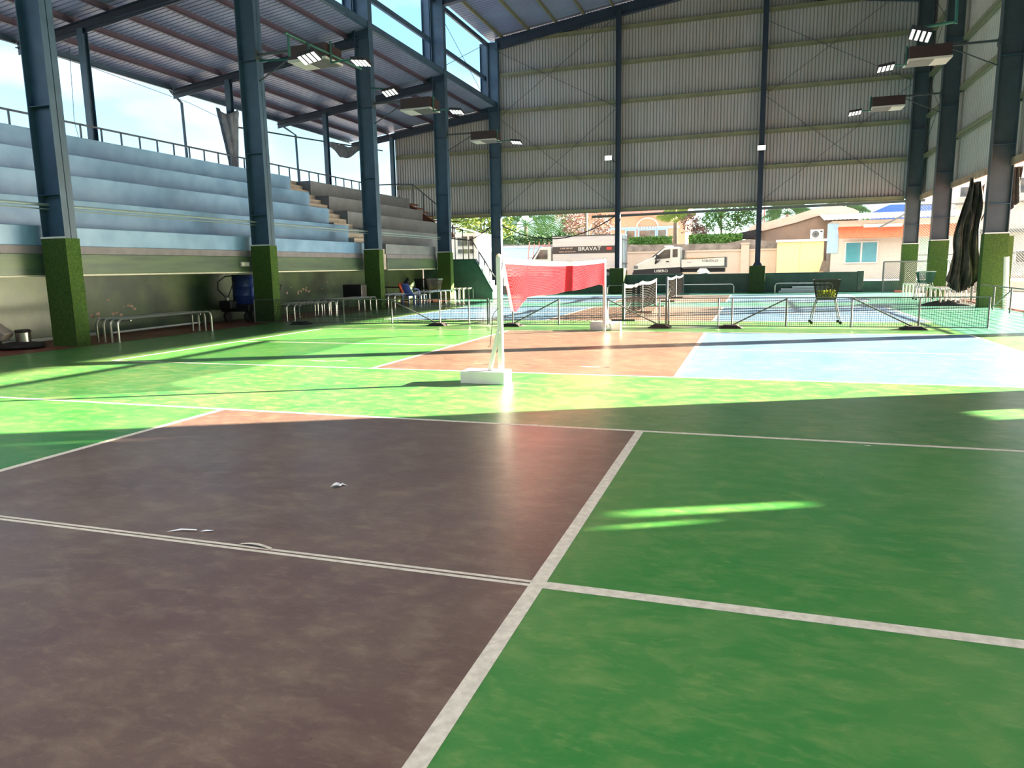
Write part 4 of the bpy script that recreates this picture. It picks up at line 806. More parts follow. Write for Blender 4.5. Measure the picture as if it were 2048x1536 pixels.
def tarp(u, v):     # bunched sheet tied to the column, wide skirt below
    q = (u - .5) * 2; wz = .22 + .16 * math.sin(3.2 * v + .3) + (.28 * max(0, .32 - v) / .32 if v < .32 else 0); wz = wz * (1 if v > .05 else .75)
    return (6.96 + .12 * v + q * wz * .85 - .12 * max(0, .35 - v) + .04 * math.sin(v * 9), 22.5 + .10 * math.sin(q * 9 + v * 4 + 2 * math.sin(v * 5)) + .05 * math.sin(q * 23 + v * 2) + .05 * math.sin(v * 16 + q * 5), .38 + .22 * abs(q) + (3.35 - .2 * abs(q + .3)) * v)
foldcloth('shade_cloth', 'long dark shade cloth tied in a bunch between the two nearer right columns', TARP, tarp, 36, 34)
foldcloth('shade_cloth', 'dark shade cloth falling past the right side of the nearest right column', TARP, lambda u, v: (7.9 + .30 * u * (1 - v * .3) - .10 * (1 - v), 22.15 - .25 * u + .06 * math.sin(u * 18 + v * 5), 2.6 + 1.4 * v + .4 * u * (1 - v)), 22, 16)
foldcloth('shade_cloth', 'brownish strip of shade cloth hanging right of the dark bunch', mat('brown shade cloth', (.14, .09, .07), .85, col2=(.08, .055, .045), scale=6), lambda u, v: (7.12 + .22 * v + (u - .5) * (.34 - .1 * v), 22.75 + .07 * math.sin(u * 15 + v * 6), .95 + .5 * u + 2.3 * v), 24, 20)
t = MB(); t.tube([(7.5, 22.4, 3.0), (7.3, 22.45, 2.5), (7.15, 22.5, 2.35), (7.05, 22.5, 2.9), (6.98, 22.5, 3.6)], .02, 6); tag(t.build('tie_rope', TARP), 'loop of dark rope tying the bunched shade cloth', 'rope')
b = MB(); b.box(8.5, 8.75, 24.3, 24.9, -.02, 2.12); tag(b.build('green_panel', TURF), 'narrow upright green panel right of the nearest right column', 'panel')

# ------------------------------------------------------------------ outside: vehicles
GZ = .42
def wheel(parent, x, y, z, r_, ax='y', name='wheel'):
    b = MB(); b.lathe((x, y, z), [(.1, -.09), (r_ * .7, -.1), (r_, -.07), (r_, .07), (r_ * .7, .1), (.1, .09)], 22, ax); w_ = b.build(name, TYRE, parent, smooth=True)
    b = MB(); b.lathe((x, y - .1, z), [(.03, -.01), (r_ * .6, -.01), (r_ * .55, .02)], 16, ax); b.build('hub', GALV, w_)
pk = thing('pickup_truck', 'white pickup truck with dark lower side and open cargo bed, facing left', 'truck', (-3.2, 40.8, GZ))
ya, yb = 39.9, 41.6
side = [(-5.72, .85), (-5.70, 1.2), (-5.52, 1.45), (-4.95, 1.72), (-4.62, 1.80), (-3.98, 2.34), (-3.62, 2.40), (-3.08, 2.40), (-3.02, 1.1), (-3.02, .98), (-5.0, .93)]
b = MB(); b.prism(side, ya, yb, 'y'); b.build('cab', VWHITE, pk, bevel=.05)
b = MB(); b.prism([(-5.74, .62), (-5.72, 1.14), (-5.0, 1.18), (-3.02, 1.27), (-3.02, .62)], ya - .012, yb + .01, 'y'); part(b.build('lower_panel', BLACK, pk, bevel=.02), 'dark lower door panel')
b = MB(); b.prism([(-4.52, 1.72), (-4.42, 1.86), (-3.95, 2.24), (-3.62, 2.28), (-3.62, 1.78)], ya - .02, ya + .02, 'y'); part(b.build('side_window', GLASSD, pk), 'dark front side window')
b = MB(); b.prism([(-3.48, 1.82), (-3.48, 2.27), (-3.2, 2.29), (-3.2, 1.84)], ya - .02, ya + .02, 'y'); b.build('quarter_window', GLASSD, pk)
b = MB(); b.hexa([(-4.64, ya + .1, 1.83), (-4.64, yb - .1, 1.83), (-4.02, yb - .15, 2.32), (-4.02, ya + .15, 2.32), (-4.67, ya + .1, 1.86), (-4.67, yb - .1, 1.86), (-4.05, yb - .15, 2.35), (-4.05, ya + .15, 2.35)]); b.build('windscreen', GLASSD, pk)
b = MB(); b.prism([(-4.5, 1.5), (-4.42, 1.78), (-4.36, 1.62), (-4.15, 1.7), (-4.45, 1.44)], ya - .03, ya - .015, 'y'); b.build('door_trim', BLACK, pk)
b = MB(); b.box(-4.42, -4.30, ya - .22, ya - .06, 1.74, 1.98); b.build('mirror', BLACK, pk, bevel=.02)
b = MB(); b.box(-3.85, -3.68, ya - .035, ya, 1.56, 1.61); b.build('door_handle', BLACK, pk)
b = MB(); b.box(-4.0, -3.55, ya + .4, yb - .4, 2.40, 2.50); b.build('roof_box', WHITE, pk, bevel=.02)
b = MB(); b.box(-5.78, -5.55, ya - .01, yb, .72, 1.0); b.build('bumper', BLACK, pk, bevel=.03)
b = MB(); b.box(-5.7, -5.45, ya - .014, ya + .1, 1.2, 1.38); b.build('headlight', GALV, pk, bevel=.02)
b = MB(); b.box(-2.95, -.62, ya, yb, 1.2, 1.26); b.build('bed_floor', DSTEEL, pk)
b = MB(); b.prism([(-2.98, 1.34), (-2.98, 1.68), (-.60, 1.74), (-.60, 1.32), (-2.98, 1.24)], ya - .03, ya + .02, 'y'); part(b.build('bed_side', VWHITE, pk), 'white drop side with phone number'); b = MB(); b.box(-2.98, -.6, yb - .05, yb, 1.24, 1.7); b.build('bed_side', VWHITE, pk)
b = MB(); b.box(-.62, -.52, ya - .04, yb + .02, 1.2, 1.78); b.bar((-2.98, ya - .02, 1.70), (-.55, ya - .02, 1.77), .05, .03); b.build('tailboard', DSTEEL, pk)
b = MB(); [b.bar((-2.95, ya + .15 + .28 * k, 1.3), (-2.95, ya + .15 + .28 * k, 2.2), .035) for k in range(6)]; b.bar((-2.95, ya + .1, 2.2), (-2.95, yb - .1, 2.2), .05); b.bar((-2.95, ya + .1, 1.75), (-2.95, yb - .1, 1.75), .05); b.bar((-2.75, ya + .1, 1.3), (-2.75, ya + .1, 2.15), .04); b.bar((-2.75, ya + .1, 2.18), (-2.95, ya + .1, 2.2), .04); b.build('headboard_rack', GALV, pk)
b = MB(); b.box(-2.98, -.6, ya + .2, yb - .2, .95, 1.18); b.build('chassis', BLACK, pk)
b = MB(); b.prism([(-2.1, 1.02), (-1.95, 1.16), (-1.6, 1.16), (-1.3, .86), (-1.35, .8), (-1.6, .92), (-2.1, .82)], ya - .02, ya + .2, 'y'); part(b.build('mudguard', WHITE, pk), 'white rear mudguard')
b = MB(); [b.box(-2.9 + .12 * k, -2.84 + .12 * k, ya - .02, ya + .01, .92, .96) for k in range(8)]; b.build('side_marker', YELLOW, pk)
wheel(pk, -5.1, ya + .12, GZ + .33, .33); wheel(pk, -1.75, ya + .15, GZ + .33, .33); wheel(pk, -5.1, yb - .12, GZ + .33, .33); wheel(pk, -1.75, yb - .12, GZ + .33, .33)
RX = (R(90), 0, 0)
text('lettering', 'LIBERO', .21, (-4.12, ya - .02, 1.05), RX, WHITE, pk, sx=1.15); text('lettering', '0126.876.23', .17, (-1.4, ya - .035, 1.58), RX, DSTEEL, pk, sx=1.05)
text('lettering', 'Cargo', .09, (-2.55, ya - .035, 1.52), RX, GALV, pk)
b = MB(); b.box(-2.85, -1.2, ya + .5, ya + 1.1, 1.7, 1.78); b.box(-2.85, -2.3, ya + .3, ya + 1.0, 1.26, 1.7); tag(b.build('plywood_load', WOOD), 'plywood boards loaded in the pickup bed', 'boards')

bt = thing('box_truck', 'box truck with grey cargo body and dark lettered stripe, facing left', 'truck', (-8.6, 41, GZ))
x0, x1, ya, yb = -10.62, -6.48, 40.0, 42.0
b = MB(); b.box(x0, x1, ya, yb, 1.2, 3.2); b.build('cargo_box', TRUCKG, bt, bevel=.02)
b = MB(); b.box(x0 + .01, x1 - .3, ya - .012, ya, 2.16, 2.58); part(b.build('stripe', DARKB, bt), 'dark brown lettered stripe')
for z in (1.18, 3.2): b = MB(); b.bar((x0, ya, z), (x1, ya, z), .06); b.build('edge_rail', DSTEEL, bt)
b = MB(); b.box(x1, x1 + .05, ya, yb, 1.2, 3.25); part(b.build('rear_door', mat('pale door', (.62, .72, .74), .4), bt), 'pale rear doors')
for k in range(4): b = MB(); b.tube([(x1 + .08, ya + .2 + .5 * k, 1.25), (x1 + .08, ya + .2 + .5 * k, 3.2)], .02, 6); b.build('door_bar', GALV, bt)
for z in (1.5, 2.9): b = MB(); b.box(x1 + .05, x1 + .1, ya + .1, yb - .1, z, z + .06); b.build('hinge_strip', GALV, bt)
b = MB(); b.prism([(-12.0, .8), (-12.02, 1.7), (-11.9, 1.85), (-11.45, 2.52), (-11.3, 2.6), (-10.72, 2.6), (-10.72, .8)], ya + .05, yb - .05, 'y'); b.build('cab', VWHITE, bt, bevel=.05)
b = MB(); b.prism([(-11.72, 1.88), (-11.4, 2.42), (-10.95, 2.42), (-10.95, 1.88)], ya + .02, ya + .06, 'y'); b.build('side_window', GLASSD, bt)
b = MB(); b.hexa([(-11.95, ya + .15, 1.88), (-11.95, yb - .15, 1.88), (-11.5, yb - .2, 2.5), (-11.5, ya + .2, 2.5), (-11.98, ya + .15, 1.9), (-11.98, yb - .15, 1.9), (-11.53, yb - .2, 2.52), (-11.53, ya + .2, 2.52)]); b.build('windscreen', GLASSD, bt)
b = MB(); b.box(-12.05, -6.6, ya + .3, yb - .3, .75, 1.15); b.build('chassis', DSTEEL, bt)
b = MB(); b.box(-6.55, -6.4, ya + .1, yb - .1, .8, 1.1); b.build('rear_bumper', RUST, bt)
wheel(bt, -11.4, ya + .15, GZ + .4, .4); wheel(bt, -7.3, ya + .15, GZ + .4, .4); wheel(bt, -11.4, yb - .15, GZ + .4, .4); wheel(bt, -7.3, yb - .15, GZ + .4, .4)
text('lettering', 'BRAVAT', .3, (-8.35, ya - .02, 2.42), RX, WHITE, bt, sx=1.25); text('lettering', '0 909 389 387', .12, (-9.75, ya - .02, 2.47), RX, PINKC, bt, sx=1.1); text('lettering', 'website and showroom', .1, (-9.7, ya - .02, 2.28), RX, PINKC, bt, sx=1.1)
b = MB(); b.box(-7.32, -7.02, ya - .02, ya - .01, 2.34, 2.5); part(b.build('red_badge', REDP, bt), 'small red badge on the stripe')
b = MB(); b.ball((-6.72, ya - .012, 2.44), .06, 10, 6); b.ball((-6.58, ya - .012, 2.44), .05, 10, 6); b.build('white_badge', WHITE, bt)
r = thing('red_scaffold', 'red steel frames standing behind the badminton net, left of the box truck', 'frame', (-12.4, 42.6, GZ))
for k in range(5): b = MB(); b.bar((-13.1 + .33 * k, 42.6, GZ), (-12.85 + .33 * k, 42.6, 3.0 - .1 * (k % 2)), .05); b.build('bar', mat('faded red paint', (.55, .22, .18), .7), r)
for z in (1.2, 2.0, 2.7): b = MB(); b.bar((-13.0, 42.58, z), (-11.6, 42.58, z + .05), .04); b.build('bar', MATS['faded red paint'], r)

# ------------------------------------------------------------------ outside: walls, houses
b = MB(); b.box(-22, 3.4, 45.05, 45.25, GZ, 2.22); b.box(-22, 3.4, 45.0, 45.3, 2.18, 2.28); tag(b.build('boundary_wall', PWALL), 'pale pinkish boundary wall behind the pickup', 'wall', kind='structure')
b = MB(); b.box(.18, .66, 44.85, 45.3, GZ, 2.58); b.box(.14, .7, 44.8, 45.34, 2.58, 2.66); tag(b.build('wall_pillar', PWALL), 'square pillar in the pale boundary wall, behind the right end wall post', 'pillar')
b = MB(); b.prism([(-22, GZ), (3.4, GZ), (3.4, 2.5), (.6, 2.9), (-.7, 2.68), (-6.2, 2.72), (-10, 3.0), (-13, 2.9), (-22, 3.2)], 45.4, 45.85, 'y'); tag(b.build('retaining_wall', ROUGHW), 'rough old concrete wall rising behind the pale boundary wall', 'wall', kind='structure')
# peach house
h = thing('peach_house', 'peach house with white arched window and pink cornice behind the hedges', 'house', (-9, 63, GZ))
b = MB(); b.box(-14.2, -4.5, 60, 67, GZ, 5.75); b.build('wall', PEACH, h)
b = MB(); b.box(-14.4, -4.3, 59.8, 67.2, 5.75, 6.15); part(b.build('cornice', mat('pink cornice', (.62, .30, .27), .7), h), 'pink cornice')
b = MB(); b.box(-14.2, -4.5, 60.2, 67, 6.15, 10.0); part(b.build('upper_storey', CREAM, h), 'white upper storey')
b = MB(); b.box(-8.75, -8.2, 59.7, 60, 5.6, 8); b.build('pilaster', MATS['pink cornice'], h)
b = MB(); b.box(-14.2, -5.0, 59.95, 60.05, 4.42, 4.62); part(b.build('string_course', LBLUE, h), 'pale blue string course')
for x0, x1 in ((-12.2, -11.1), (-9.4, -8.72), (-8.3, -7.0), (-6.75, -6.1)):
    f_ = MB(); f_.box(x0 - .14, x1 + .14, 59.9, 60, 2.4, 4.42); wf = f_.build('window', LBLUE, h)
    p = MB(); p.box(x0, x1, 59.87, 59.9, 2.5, 4.3); p.build('pane', GLASSD, wf)
for cx, w_ in ((-7.65, .95), (-11.65, .95)):
    b = MB(); b.prism([(cx + w_ * math.cos(q * math.pi / 14), 4.62 + w_ * .8 * math.sin(q * math.pi / 14)) for q in range(15)] + [(cx + (w_ - .14) * math.cos(q * math.pi / 14), 4.62 + (w_ - .14) * .8 * math.sin(q * math.pi / 14)) for q in range(14, -1, -1)], 59.9, 60.0, 'y'); b.build('arch', CREAM, h)
    for k in range(7): b = MB(); b.lathe((cx - .72 + .24 * k, 59.85, 4.42), [(.05, 0), (.07, .08), (.04, .2)], 8); b.build('baluster', CREAM, h)
# brown curved building
r = thing('brown_building', 'brown walled building with a pink curved roof edge behind the yellow hut', 'building', (3.3, 49, GZ))
poly = [(.4, 3.0), (.75, 3.5), (2.0, 3.78), (3.4, 4.1), (4.4, 4.4), (5.2, 4.55), (6.0, 4.52), (6.6, 4.35), (7.0, 4.15)]
b = MB(); b.prism([(.4, GZ)] + poly + [(7.0, GZ)], 47, 53, 'y'); b.build('wall', BROWNW, r)
b = MB(); up = [(x, z + .28) for x, z in poly]; lo_ = [(x, z - .22) for x, z in poly]; b.prism(lo_ + up[::-1], 46.85, 53.2, 'y'); part(b.build('roof_edge', PINKC, r), 'pale pink curved roof edge')
b = MB(); b.prism([(-.2, 2.9), (.1, 3.35), (1.2, 3.55), (1.4, 3.4), (.9, 3.0)], 46.4, 47.0, 'y'); b.build('canvas_flap', CLOTHD, r)
# yellow hut
r = thing('yellow_hut', 'small pale yellow hut with a thin white roof', 'hut', (3.6, 45, GZ))
b = MB(); b.box(2.28, 4.85, 44, 44.95, GZ, 2.62); b.build('wall', YELLOW, r)
b = MB(); b.box(2.2, 5.0, 43.85, 44.98, 2.62, 2.75); part(b.build('roof', WHITE, r), 'white roof slab')
b = MB(); b.box(3.53, 3.55, 43.985, 44.0, GZ, 2.6); b.build('panel_joint', mat('joint', (.6, .5, .25), .7), r)
r = thing('air_conditioner', 'white outdoor air conditioner unit on the yellow hut roof', 'air conditioner', (4.44, 44.25, 2.75))
b = MB(); b.box(4.1, 4.8, 44.05, 44.4, 2.77, 3.3); b.build('casing', WHITE, r, bevel=.02)
b = MB(); b.lathe((4.37, 44.04, 3.03), [(.02, -.01), (.19, -.01), (.2, .01)], 24, 'y'); f_ = b.build('fan_grille', GALV, r)
b = MB(); b.lathe((4.37, 44.025, 3.03), [(.01, -.012), (.06, -.012), (.06, 0)], 16, 'y'); b.build('fan_hub', DSTEEL, f_)
b = MB(); b.box(4.62, 4.74, 44.03, 44.05, 3.14, 3.22); b.build('badge', DSTEEL, r)
for x in (4.15, 4.7): b = MB(); b.box(x, x + .06, 44.05, 44.4, 2.75, 2.77); b.build('foot', DSTEEL, r)
# cream house with orange awning
h = thing('cream_house', 'white house with teal window and orange tiled awning behind the right fence', 'house', (8.6, 47, GZ))
b = MB(); b.box(5.25, 12.2, 44.0, 46.7, GZ, 3.75); b.build('wall', CREAM, h)
b = MB(); b.box(5.0, 5.6, 43.95, 44.0, 1.9, 3.6); part(b.build('corner_panel', LBLUE, h), 'pale blue corner panel')
b = MB()
for k in range(70): x = 4.75 + 7.6 * k / 70; b.hexa([(x, 43.4, 3.78 + .03 * (k % 2)), (x + .11, 43.4, 3.78 + .03 * ((k + 1) % 2)), (x + .11, 46.8, 4.25), (x, 46.8, 4.25), (x, 43.4, 3.83 + .03 * (k % 2)), (x + .11, 43.4, 3.83 + .03 * ((k + 1) % 2)), (x + .11, 46.8, 4.31), (x, 46.8, 4.31)])
part(b.build('roof', WHITE, h), 'white corrugated roof')
aw = MB()
for k in range(5):
    z = 3.36 - .125 * k; yo = 43.98 - .2 * k
    for j in range(40): x = 5.55 + .155 * j; aw.hexa([(x, yo - .25, z - .16), (x + .15, yo - .25, z - .16), (x + .15, yo, z), (x, yo, z), (x, yo - .25, z - .11), (x + .15, yo - .25, z - .11), (x + .15, yo, z + .04), (x, yo, z + .04)])
part(aw.build('awning', TILE, h), 'orange tiled awning')
b = MB(); b.box(6.9, 8.9, 43.85, 43.95, 3.28, 3.5); part(b.build('sign_board', WHITE, h), 'blank white board above the awning')
for x0, x1, nm in ((5.98, 7.74, 'window'),):
    f_ = MB(); f_.box(x0, x1, 43.93, 44.0, 1.28, 2.55); wf = f_.build('window', WHITE, h)
    for a, e in ((x0 + .07, (x0 + x1) / 2 - .05), ((x0 + x1) / 2 + .05, x1 - .07)): p = MB(); p.box(a, e, 43.9, 43.93, 1.36, 2.47); p.build('pane', GLASST, wf)
f_ = MB(); f_.box(9.0, 11.4, 43.93, 44.0, GZ, 2.75); dr = f_.build('door', WHITE, h)
for k in range(3): p = MB(); p.box(9.08 + .78 * k, 9.78 + .78 * k, 43.9, 43.93, GZ + .1, 2.65); p.build('pane', mat('pale green glass', (.42, .62, .52), .15), dr)
b = MB(); b.bar((7.6, 43.3, 3.25), (9.6, 43.3, 4.35), .05, .09); tag(b.build('stay_pole', GALV), 'slanting pale pole leaning up before the orange awning', 'pole')
b = MB(); b.prism([(8.3, GZ), (11.6, GZ), (11.6, 4.85), (9.0, 4.9), (8.3, 4.6)], 49, 52, 'y'); tag(b.build('blue_shed', BTARP), 'blue sheeted shed rising behind the white house roof', 'shed')
# white building right
h = thing('white_building', 'tall white building at the right edge beyond the fence', 'building', (17.5, 54, GZ))
b = MB(); b.box(12.9, 30, 50, 58, GZ, 9.0); b.build('wall', CREAM, h)
b = MB(); b.box(12.9, 30, 49.4, 50, 3.0, 3.2); b.build('ledge', GALV, h)
b = MB(); b.box(12.8, 30, 49.5, 50, 4.8, 4.88); b.build('ledge', GALV, h)
for x0, z0, x1, z1 in ((13.0, 5.2, 14.1, 5.9), (16.3, 1.1, 19.4, 1.9), (15.8, 5.3, 18, 6.3)): b = MB(); b.box(x0, x1, 49.9, 50, z0, z1); wn = b.build('window', WHITE, h); p = MB(); p.box(x0 + .06, x1 - .06, 49.87, 49.9, z0 + .06, z1 - .06); p.build('pane', GLASSD, wn)
b = MB(); b.box(15.0, 15.7, 49.7, 50, GZ, 2.9); b.build('shutter', mat('shutter green', (.03, .14, .08), .6), h)
b = MB(); [b.ball((12.2 + .42 * k + .1 * math.sin(k * 7), 40 + .2 * math.sin(k * 3), .42), .28 + .05 * math.sin(k * 5), 8, 6, .8) for k in range(14)]; tag(b.build('stone_wall', ROUGHW), 'low rubble stone wall beyond the red outdoor court', 'wall', kind='structure')
# white kiosk and blue container at far left of the opening
h = thing('white_kiosk', 'white building with small dark windows seen past the stair railing', 'building', (-15.6, 39.5, GZ))
b = MB(); b.box(-17.6, -14.9, 38.4, 41, 0, 3.5); b.build('wall', WHITE, h)
b = MB(); b.bar((-17.6, 38.3, 4.3), (-14.8, 38.3, 3.5), .3, .06); b.build('roof', WHITE, h)
for x in (-16.1, -15.75, -15.35):
    for z0, z1 in ((2.75, 3.3), (2.3, 2.55)): b = MB(); b.box(x, x + .25, 38.33, 38.4, z0, z1); b.build('window', GLASSD, h)
b = MB(); b.box(-16.3, -12.6, 44.1, 44.9, 1.62, 2.8); b.box(-16.3, -12.6, 44.0, 44.1, 2.68, 2.83); tag(b.build('blue_container', LBLUE), 'pale blue container side seen left of the corner column', 'container')
b = MB(); b.box(-16.3, -12.6, 44.05, 44.9, GZ, 1.62); tag(b.build('pale_wall', mat('pale pink wall', (.7, .6, .57), .8)), 'pale pink wall under the blue container', 'wall', kind='structure')
# chairs by the yellow hut
r = thing('garden_chair', 'dark garden chair before the yellow hut, seen over the parapet', 'chair', (4.6, 43.2, GZ))
b = MB(); b.box(4.35, 4.8, 43.0, 43.4, .8, .86); b.build('seat', WOOD, r)
b = MB(); b.bar((4.78, 43.2, .8), (4.95, 43.2, 1.45), .04, .4); b.build('backrest', BARK, r)
for x in (4.38, 4.76):
    for y in (43.03, 43.37): b = MB(); b.bar((x, y, GZ), (x, y, .8), .035); b.build('leg', BARK, r)

# ------------------------------------------------------------------ planting
def leaves(mb, c, rad, n, size, seed, flat=1.0, shell=.55):
    rnd = random.Random(seed)
    for _ in range(n):
        while True:
            d = Vector((rnd.uniform(-1, 1), rnd.uniform(-1, 1), rnd.uniform(-1, 1)))
            if .05 < d.length <= 1: break
        d = d.normalized() * (shell + (1 - shell) * rnd.random()) * (.8 + .2 * math.sin(d.x * 9 + d.z * 7)); p = Vector(c) + Vector((d.x * rad[0], d.y * rad[1], d.z * rad[2]))
        a = Vector((rnd.uniform(-1, 1), rnd.uniform(-1, 1), rnd.uniform(-.6, .6))).normalized(); b_ = a.cross(Vector((rnd.uniform(-1, 1), rnd.uniform(-1, 1), rnd.uniform(-1, 1)))).normalized(); s_ = size * rnd.uniform(.6, 1.3)
        mb.face([p - a * s_, p + b_ * s_ * .45, p + a * s_, p - b_ * s_ * .45])
def tree(label, x, y, z0, blobs, mt, size, n, seed, trunk=.12, name='leafy_tree', cat='tree'):
    r = thing(name, label, cat, (x, y, z0)); cz = max(b_[0][2] for b_ in blobs)
    b = MB(); b.tube([(x, y, z0), (x + .1, y, (z0 + cz) / 2), (x, y, cz)], trunk, 8, radii=[trunk, trunk * .8, trunk * .3])
    for c, rad in blobs: b.tube([(x, y, (z0 + c[2]) / 2), ((x + c[0]) / 2, (y + c[1]) / 2, (z0 + 2 * c[2]) / 3), c], .04, 5, radii=[trunk * .5, trunk * .35, .015])
    b.build('trunk', BARK, r)
    m = MB()
    for k, (c, rad) in enumerate(blobs): leaves(m, c, rad, n, size, seed + k)
    m.build('crown', mt, r, fix=False); return r
tree('sunlit leafy green tree behind the blue container, left of the corner column', -19, 50, GZ, [((-19.3, 50, 4.9), (1.9, 1.5, 1.9)), ((-17.6, 50.5, 4.0), (1.7, 1.4, 1.6)), ((-20.8, 51, 5.6), (1.8, 1.5, 1.6)), ((-18.4, 50, 6.4), (2, 1.4, 1.4))], LEAFY, .16, 900, 11)
tree('yellow green shrub between the corner column and the palm', -16.9, 48.5, GZ, [((-16.9, 48.5, 3.2), (.8, .7, .9))], LEAFY, .12, 500, 21, .06, 'leafy_shrub', 'shrub')
tree('pinkish dry bush behind the box truck roof', -10.6, 50, GZ, [((-10.9, 46.8, 4.25), (1.1, 1, 1.2)), ((-9.7, 50.5, 4.3), (1.0, 1, 1.3)), ((-12.0, 50, 5.0), (1.0, 1, 1.0))], LEAFR, .10, 700, 31, .08, 'leafy_shrub', 'shrub')
tree('dark bush below the palm fronds, left of the red frames', -15.3, 47.6, GZ, [((-15.4, 47.6, 3.2), (1.7, .8, .7)), ((-13.4, 47.6, 3.2), (1.4, .8, .7)), ((-11.8, 47.6, 3.2), (1.2, .8, .6))], LEAFD, .12, 700, 41, .06, 'leafy_shrub', 'shrub')
tree('slender grey green tree above the right hedge', -1.3, 50, GZ, [((-1.9, 50, 4.4), (1.0, .9, .9)), ((-.8, 50, 4.3), (1.2, .9, 1.0)), ((.3, 50.3, 4.5), (1.0, .9, .8)), ((-1.2, 50, 5.4), (1.8, 1.2, .9)), ((.5, 50, 5.3), (1.2, 1, .8))], LEAF, .10, 600, 51, .09)
tree('dusty pinkish shrub between the two hedges', -3.1, 49.5, GZ, [((-3.2, 49.5, 4.2), (.9, .8, 1.0)), ((-2.6, 49.5, 3.6), (.7, .7, .6))], LEAFR, .09, 600, 61, .05, 'leafy_shrub', 'shrub')
def hedge(label, x0, x1, y, z0, z1, n, seed):
    r = thing('clipped_hedge', label, 'hedge', ((x0 + x1) / 2, y, z0)); rnd = random.Random(seed); m = MB()
    for _ in range(n):
        p = Vector((rnd.uniform(x0, x1), y + rnd.choice((-.32, -.3, .1)) + rnd.uniform(-.1, .1), z0 + (z1 - z0) * rnd.random() ** .7)); a = Vector((rnd.uniform(-1, 1), rnd.uniform(-.6, .6), rnd.uniform(-1, 1))).normalized(); b_ = a.cross(Vector((rnd.uniform(-1, 1), 1, rnd.uniform(-1, 1)))).normalized(); s_ = rnd.uniform(.06, .12); m.face([p - a * s_, p + b_ * s_ * .5, p + a * s_, p - b_ * s_ * .5])
    m.build('foliage', LEAF, r, fix=False); b = MB(); b.box(x0 + .1, x1 - .1, y - .2, y + .2, z0, z1 - .12); b.build('core', LEAFD, r); return r
hedge('clipped green hedge left of the yellow palm, above the pickup cab', -7.0, -4.2, 46.5, 2.55, 3.24, 2200, 3)
hedge('trailing hedge corner hanging down left of the pickup cab', -7.1, -6.1, 45.9, 1.75, 2.7, 700, 5)
hedge('clipped green hedge right of the yellow palm, above the pickup bed', -3.1, .2, 46.5, 2.66, 3.28, 2400, 4)
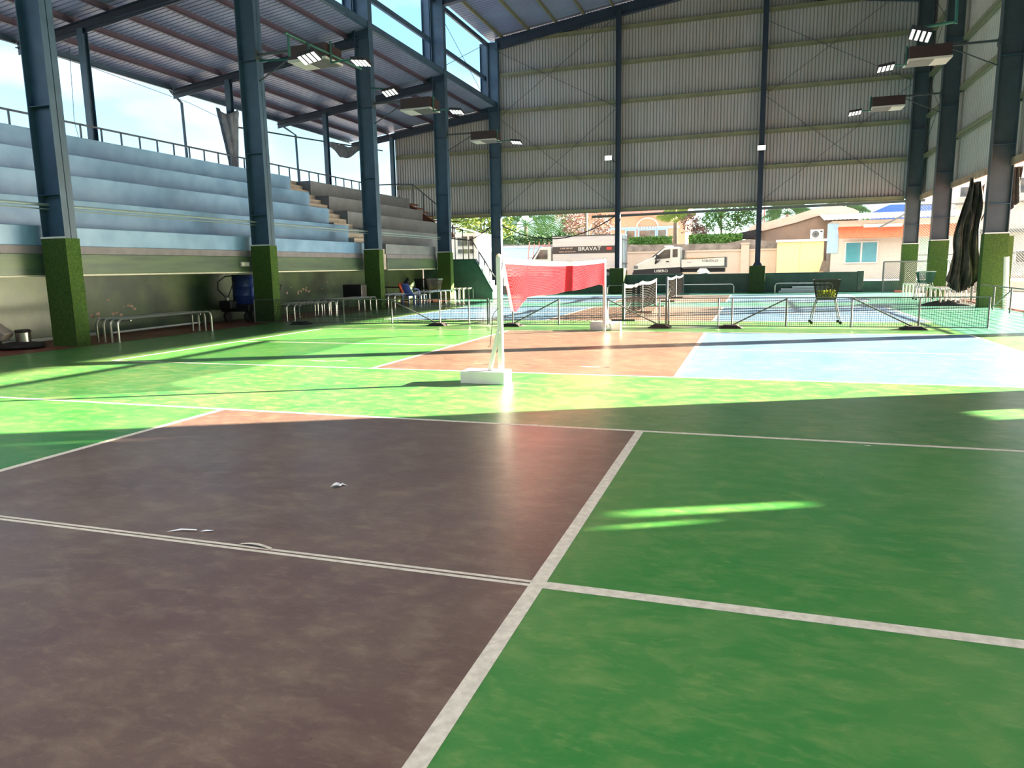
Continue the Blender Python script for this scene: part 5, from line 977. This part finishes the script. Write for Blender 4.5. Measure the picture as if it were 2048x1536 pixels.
def palm(label, x, y, z0, zc, nf, ln, mt, seed, spread=(0, 180), fan=True, droop=.5, stiff=.12):
    r = thing('palm_tree', label, 'palm', (x, y, z0)); b = MB(); b.tube([(x, y, z0), (x, y, zc)], .16, 10, radii=[.2, .14]); b.build('trunk', BARK, r); rnd = random.Random(seed)
    for k in range(nf):
        a = R(spread[0] + (spread[1] - spread[0]) * (k + .5) / nf + rnd.uniform(-5, 5)); az = rnd.uniform(-.5, .5) if fan else rnd.uniform(0, 6.283); m = MB(); L_ = ln * rnd.uniform(.8, 1.1)
        dirh = Vector((math.cos(a), .25 * math.sin(az), 0)) if fan else Vector((math.cos(az), math.sin(az), 0)) * abs(math.cos(a)); up_ = math.sin(a); pts = []
        for q in range(9): t_ = q / 8; pts.append(Vector((x, y, zc)) + dirh * L_ * t_ + Vector((0, 0, L_ * (up_ * t_ - droop * t_ * t_))))
        m.tube(pts, .02, 5, radii=[.035 * (1 - .09 * q) for q in range(9)])
        sd_ = Vector((0, 1, 0)) if abs(dirh.normalized().y if dirh.length else 0) < .7 else Vector((1, 0, 0)); ax_ = None
        for q in range(1, 21):
            t_ = .22 + .78 * q / 21; i = min(int(t_ * 8), 7); p = pts[i].lerp(pts[i + 1], t_ * 8 - i); tg = (pts[i + 1] - pts[i]).normalized(); n_ = tg.cross(sd_).normalized(); lw = stiff + .55 * ln / 4 * math.sin(math.pi * min(t_, .96)) * 1.1
            for s_ in (-1, 1):
                e = p + n_ * s_ * lw * .8 + tg * lw * .5 + Vector((0, rnd.uniform(-.12, .12), -.18 * lw)); wd_ = tg * .05; m.face([p - wd_, p + wd_, e])
        m.build('frond', mt, r, fix=False)
    return r
palm('broad fan palm with upright fronds behind the badminton net', -13.2, 49, GZ, 2.4, 12, 3.9, LEAF, 5, (15, 165), True, .16)
palm('leaning palm with dry fronds right of the corner column', -15.8, 51.5, GZ, 4.6, 9, 3.2, LEAFD, 8, (-20, 200), True, .55)
palm('dry brown palm above the box truck', -11.2, 52, GZ, 6.3, 9, 2.8, mat('dry frond', (.45, .30, .17), .8), 9, (-60, 240), True, .6)
palm('small yellow palm standing between the two hedges', -4.35, 50, GZ, 4.3, 9, 1.7, LEAFY, 12, (30, 150), True, .25)
palm('feathery palm above the pink curved roof', 3.4, 60, GZ, 5.2, 14, 2.3, LEAFD, 14, (-10, 190), True, .5)
palm('second feathery palm behind the white house roof', 7.6, 60, GZ, 5.1, 13, 2.2, LEAFD, 15, (-10, 190), True, .5)
r = thing('lattice_mast', 'red lattice mast beyond the right end wall post', 'mast', (1.45, 62, GZ))
for x in (1.2, 1.7): b = MB(); b.bar((x, 62, GZ), (x, 62, 9), .07); b.build('leg', REDP, r)
for k in range(16): b = MB(); b.bar((1.2, 62, 1 + .5 * k), (1.7, 62, 1.5 + .5 * k), .05); b.build('brace', REDP, r)
# sagging cables across the opening
for p0, p1, sg, lb in (((-11.74, 33.9, 3.6), (-5.7, 33.8, 3.86), .9, 'black cable sagging between the corner column and the first end wall post'), ((-13.6, 33.9, 2.9), (-12.32, 33.9, 3.6), .08, 'black cable rising to the corner column from the left')):
    p0 = Vector(p0); p1 = Vector(p1); t = MB(); t.tube([p0.lerp(p1, k / 14) - Vector((0, 0, sg * 4 * (k / 14) * (1 - k / 14))) for k in range(15)], .03, 6); tag(t.build('sagging_cable', BLACK), lb, 'cable')
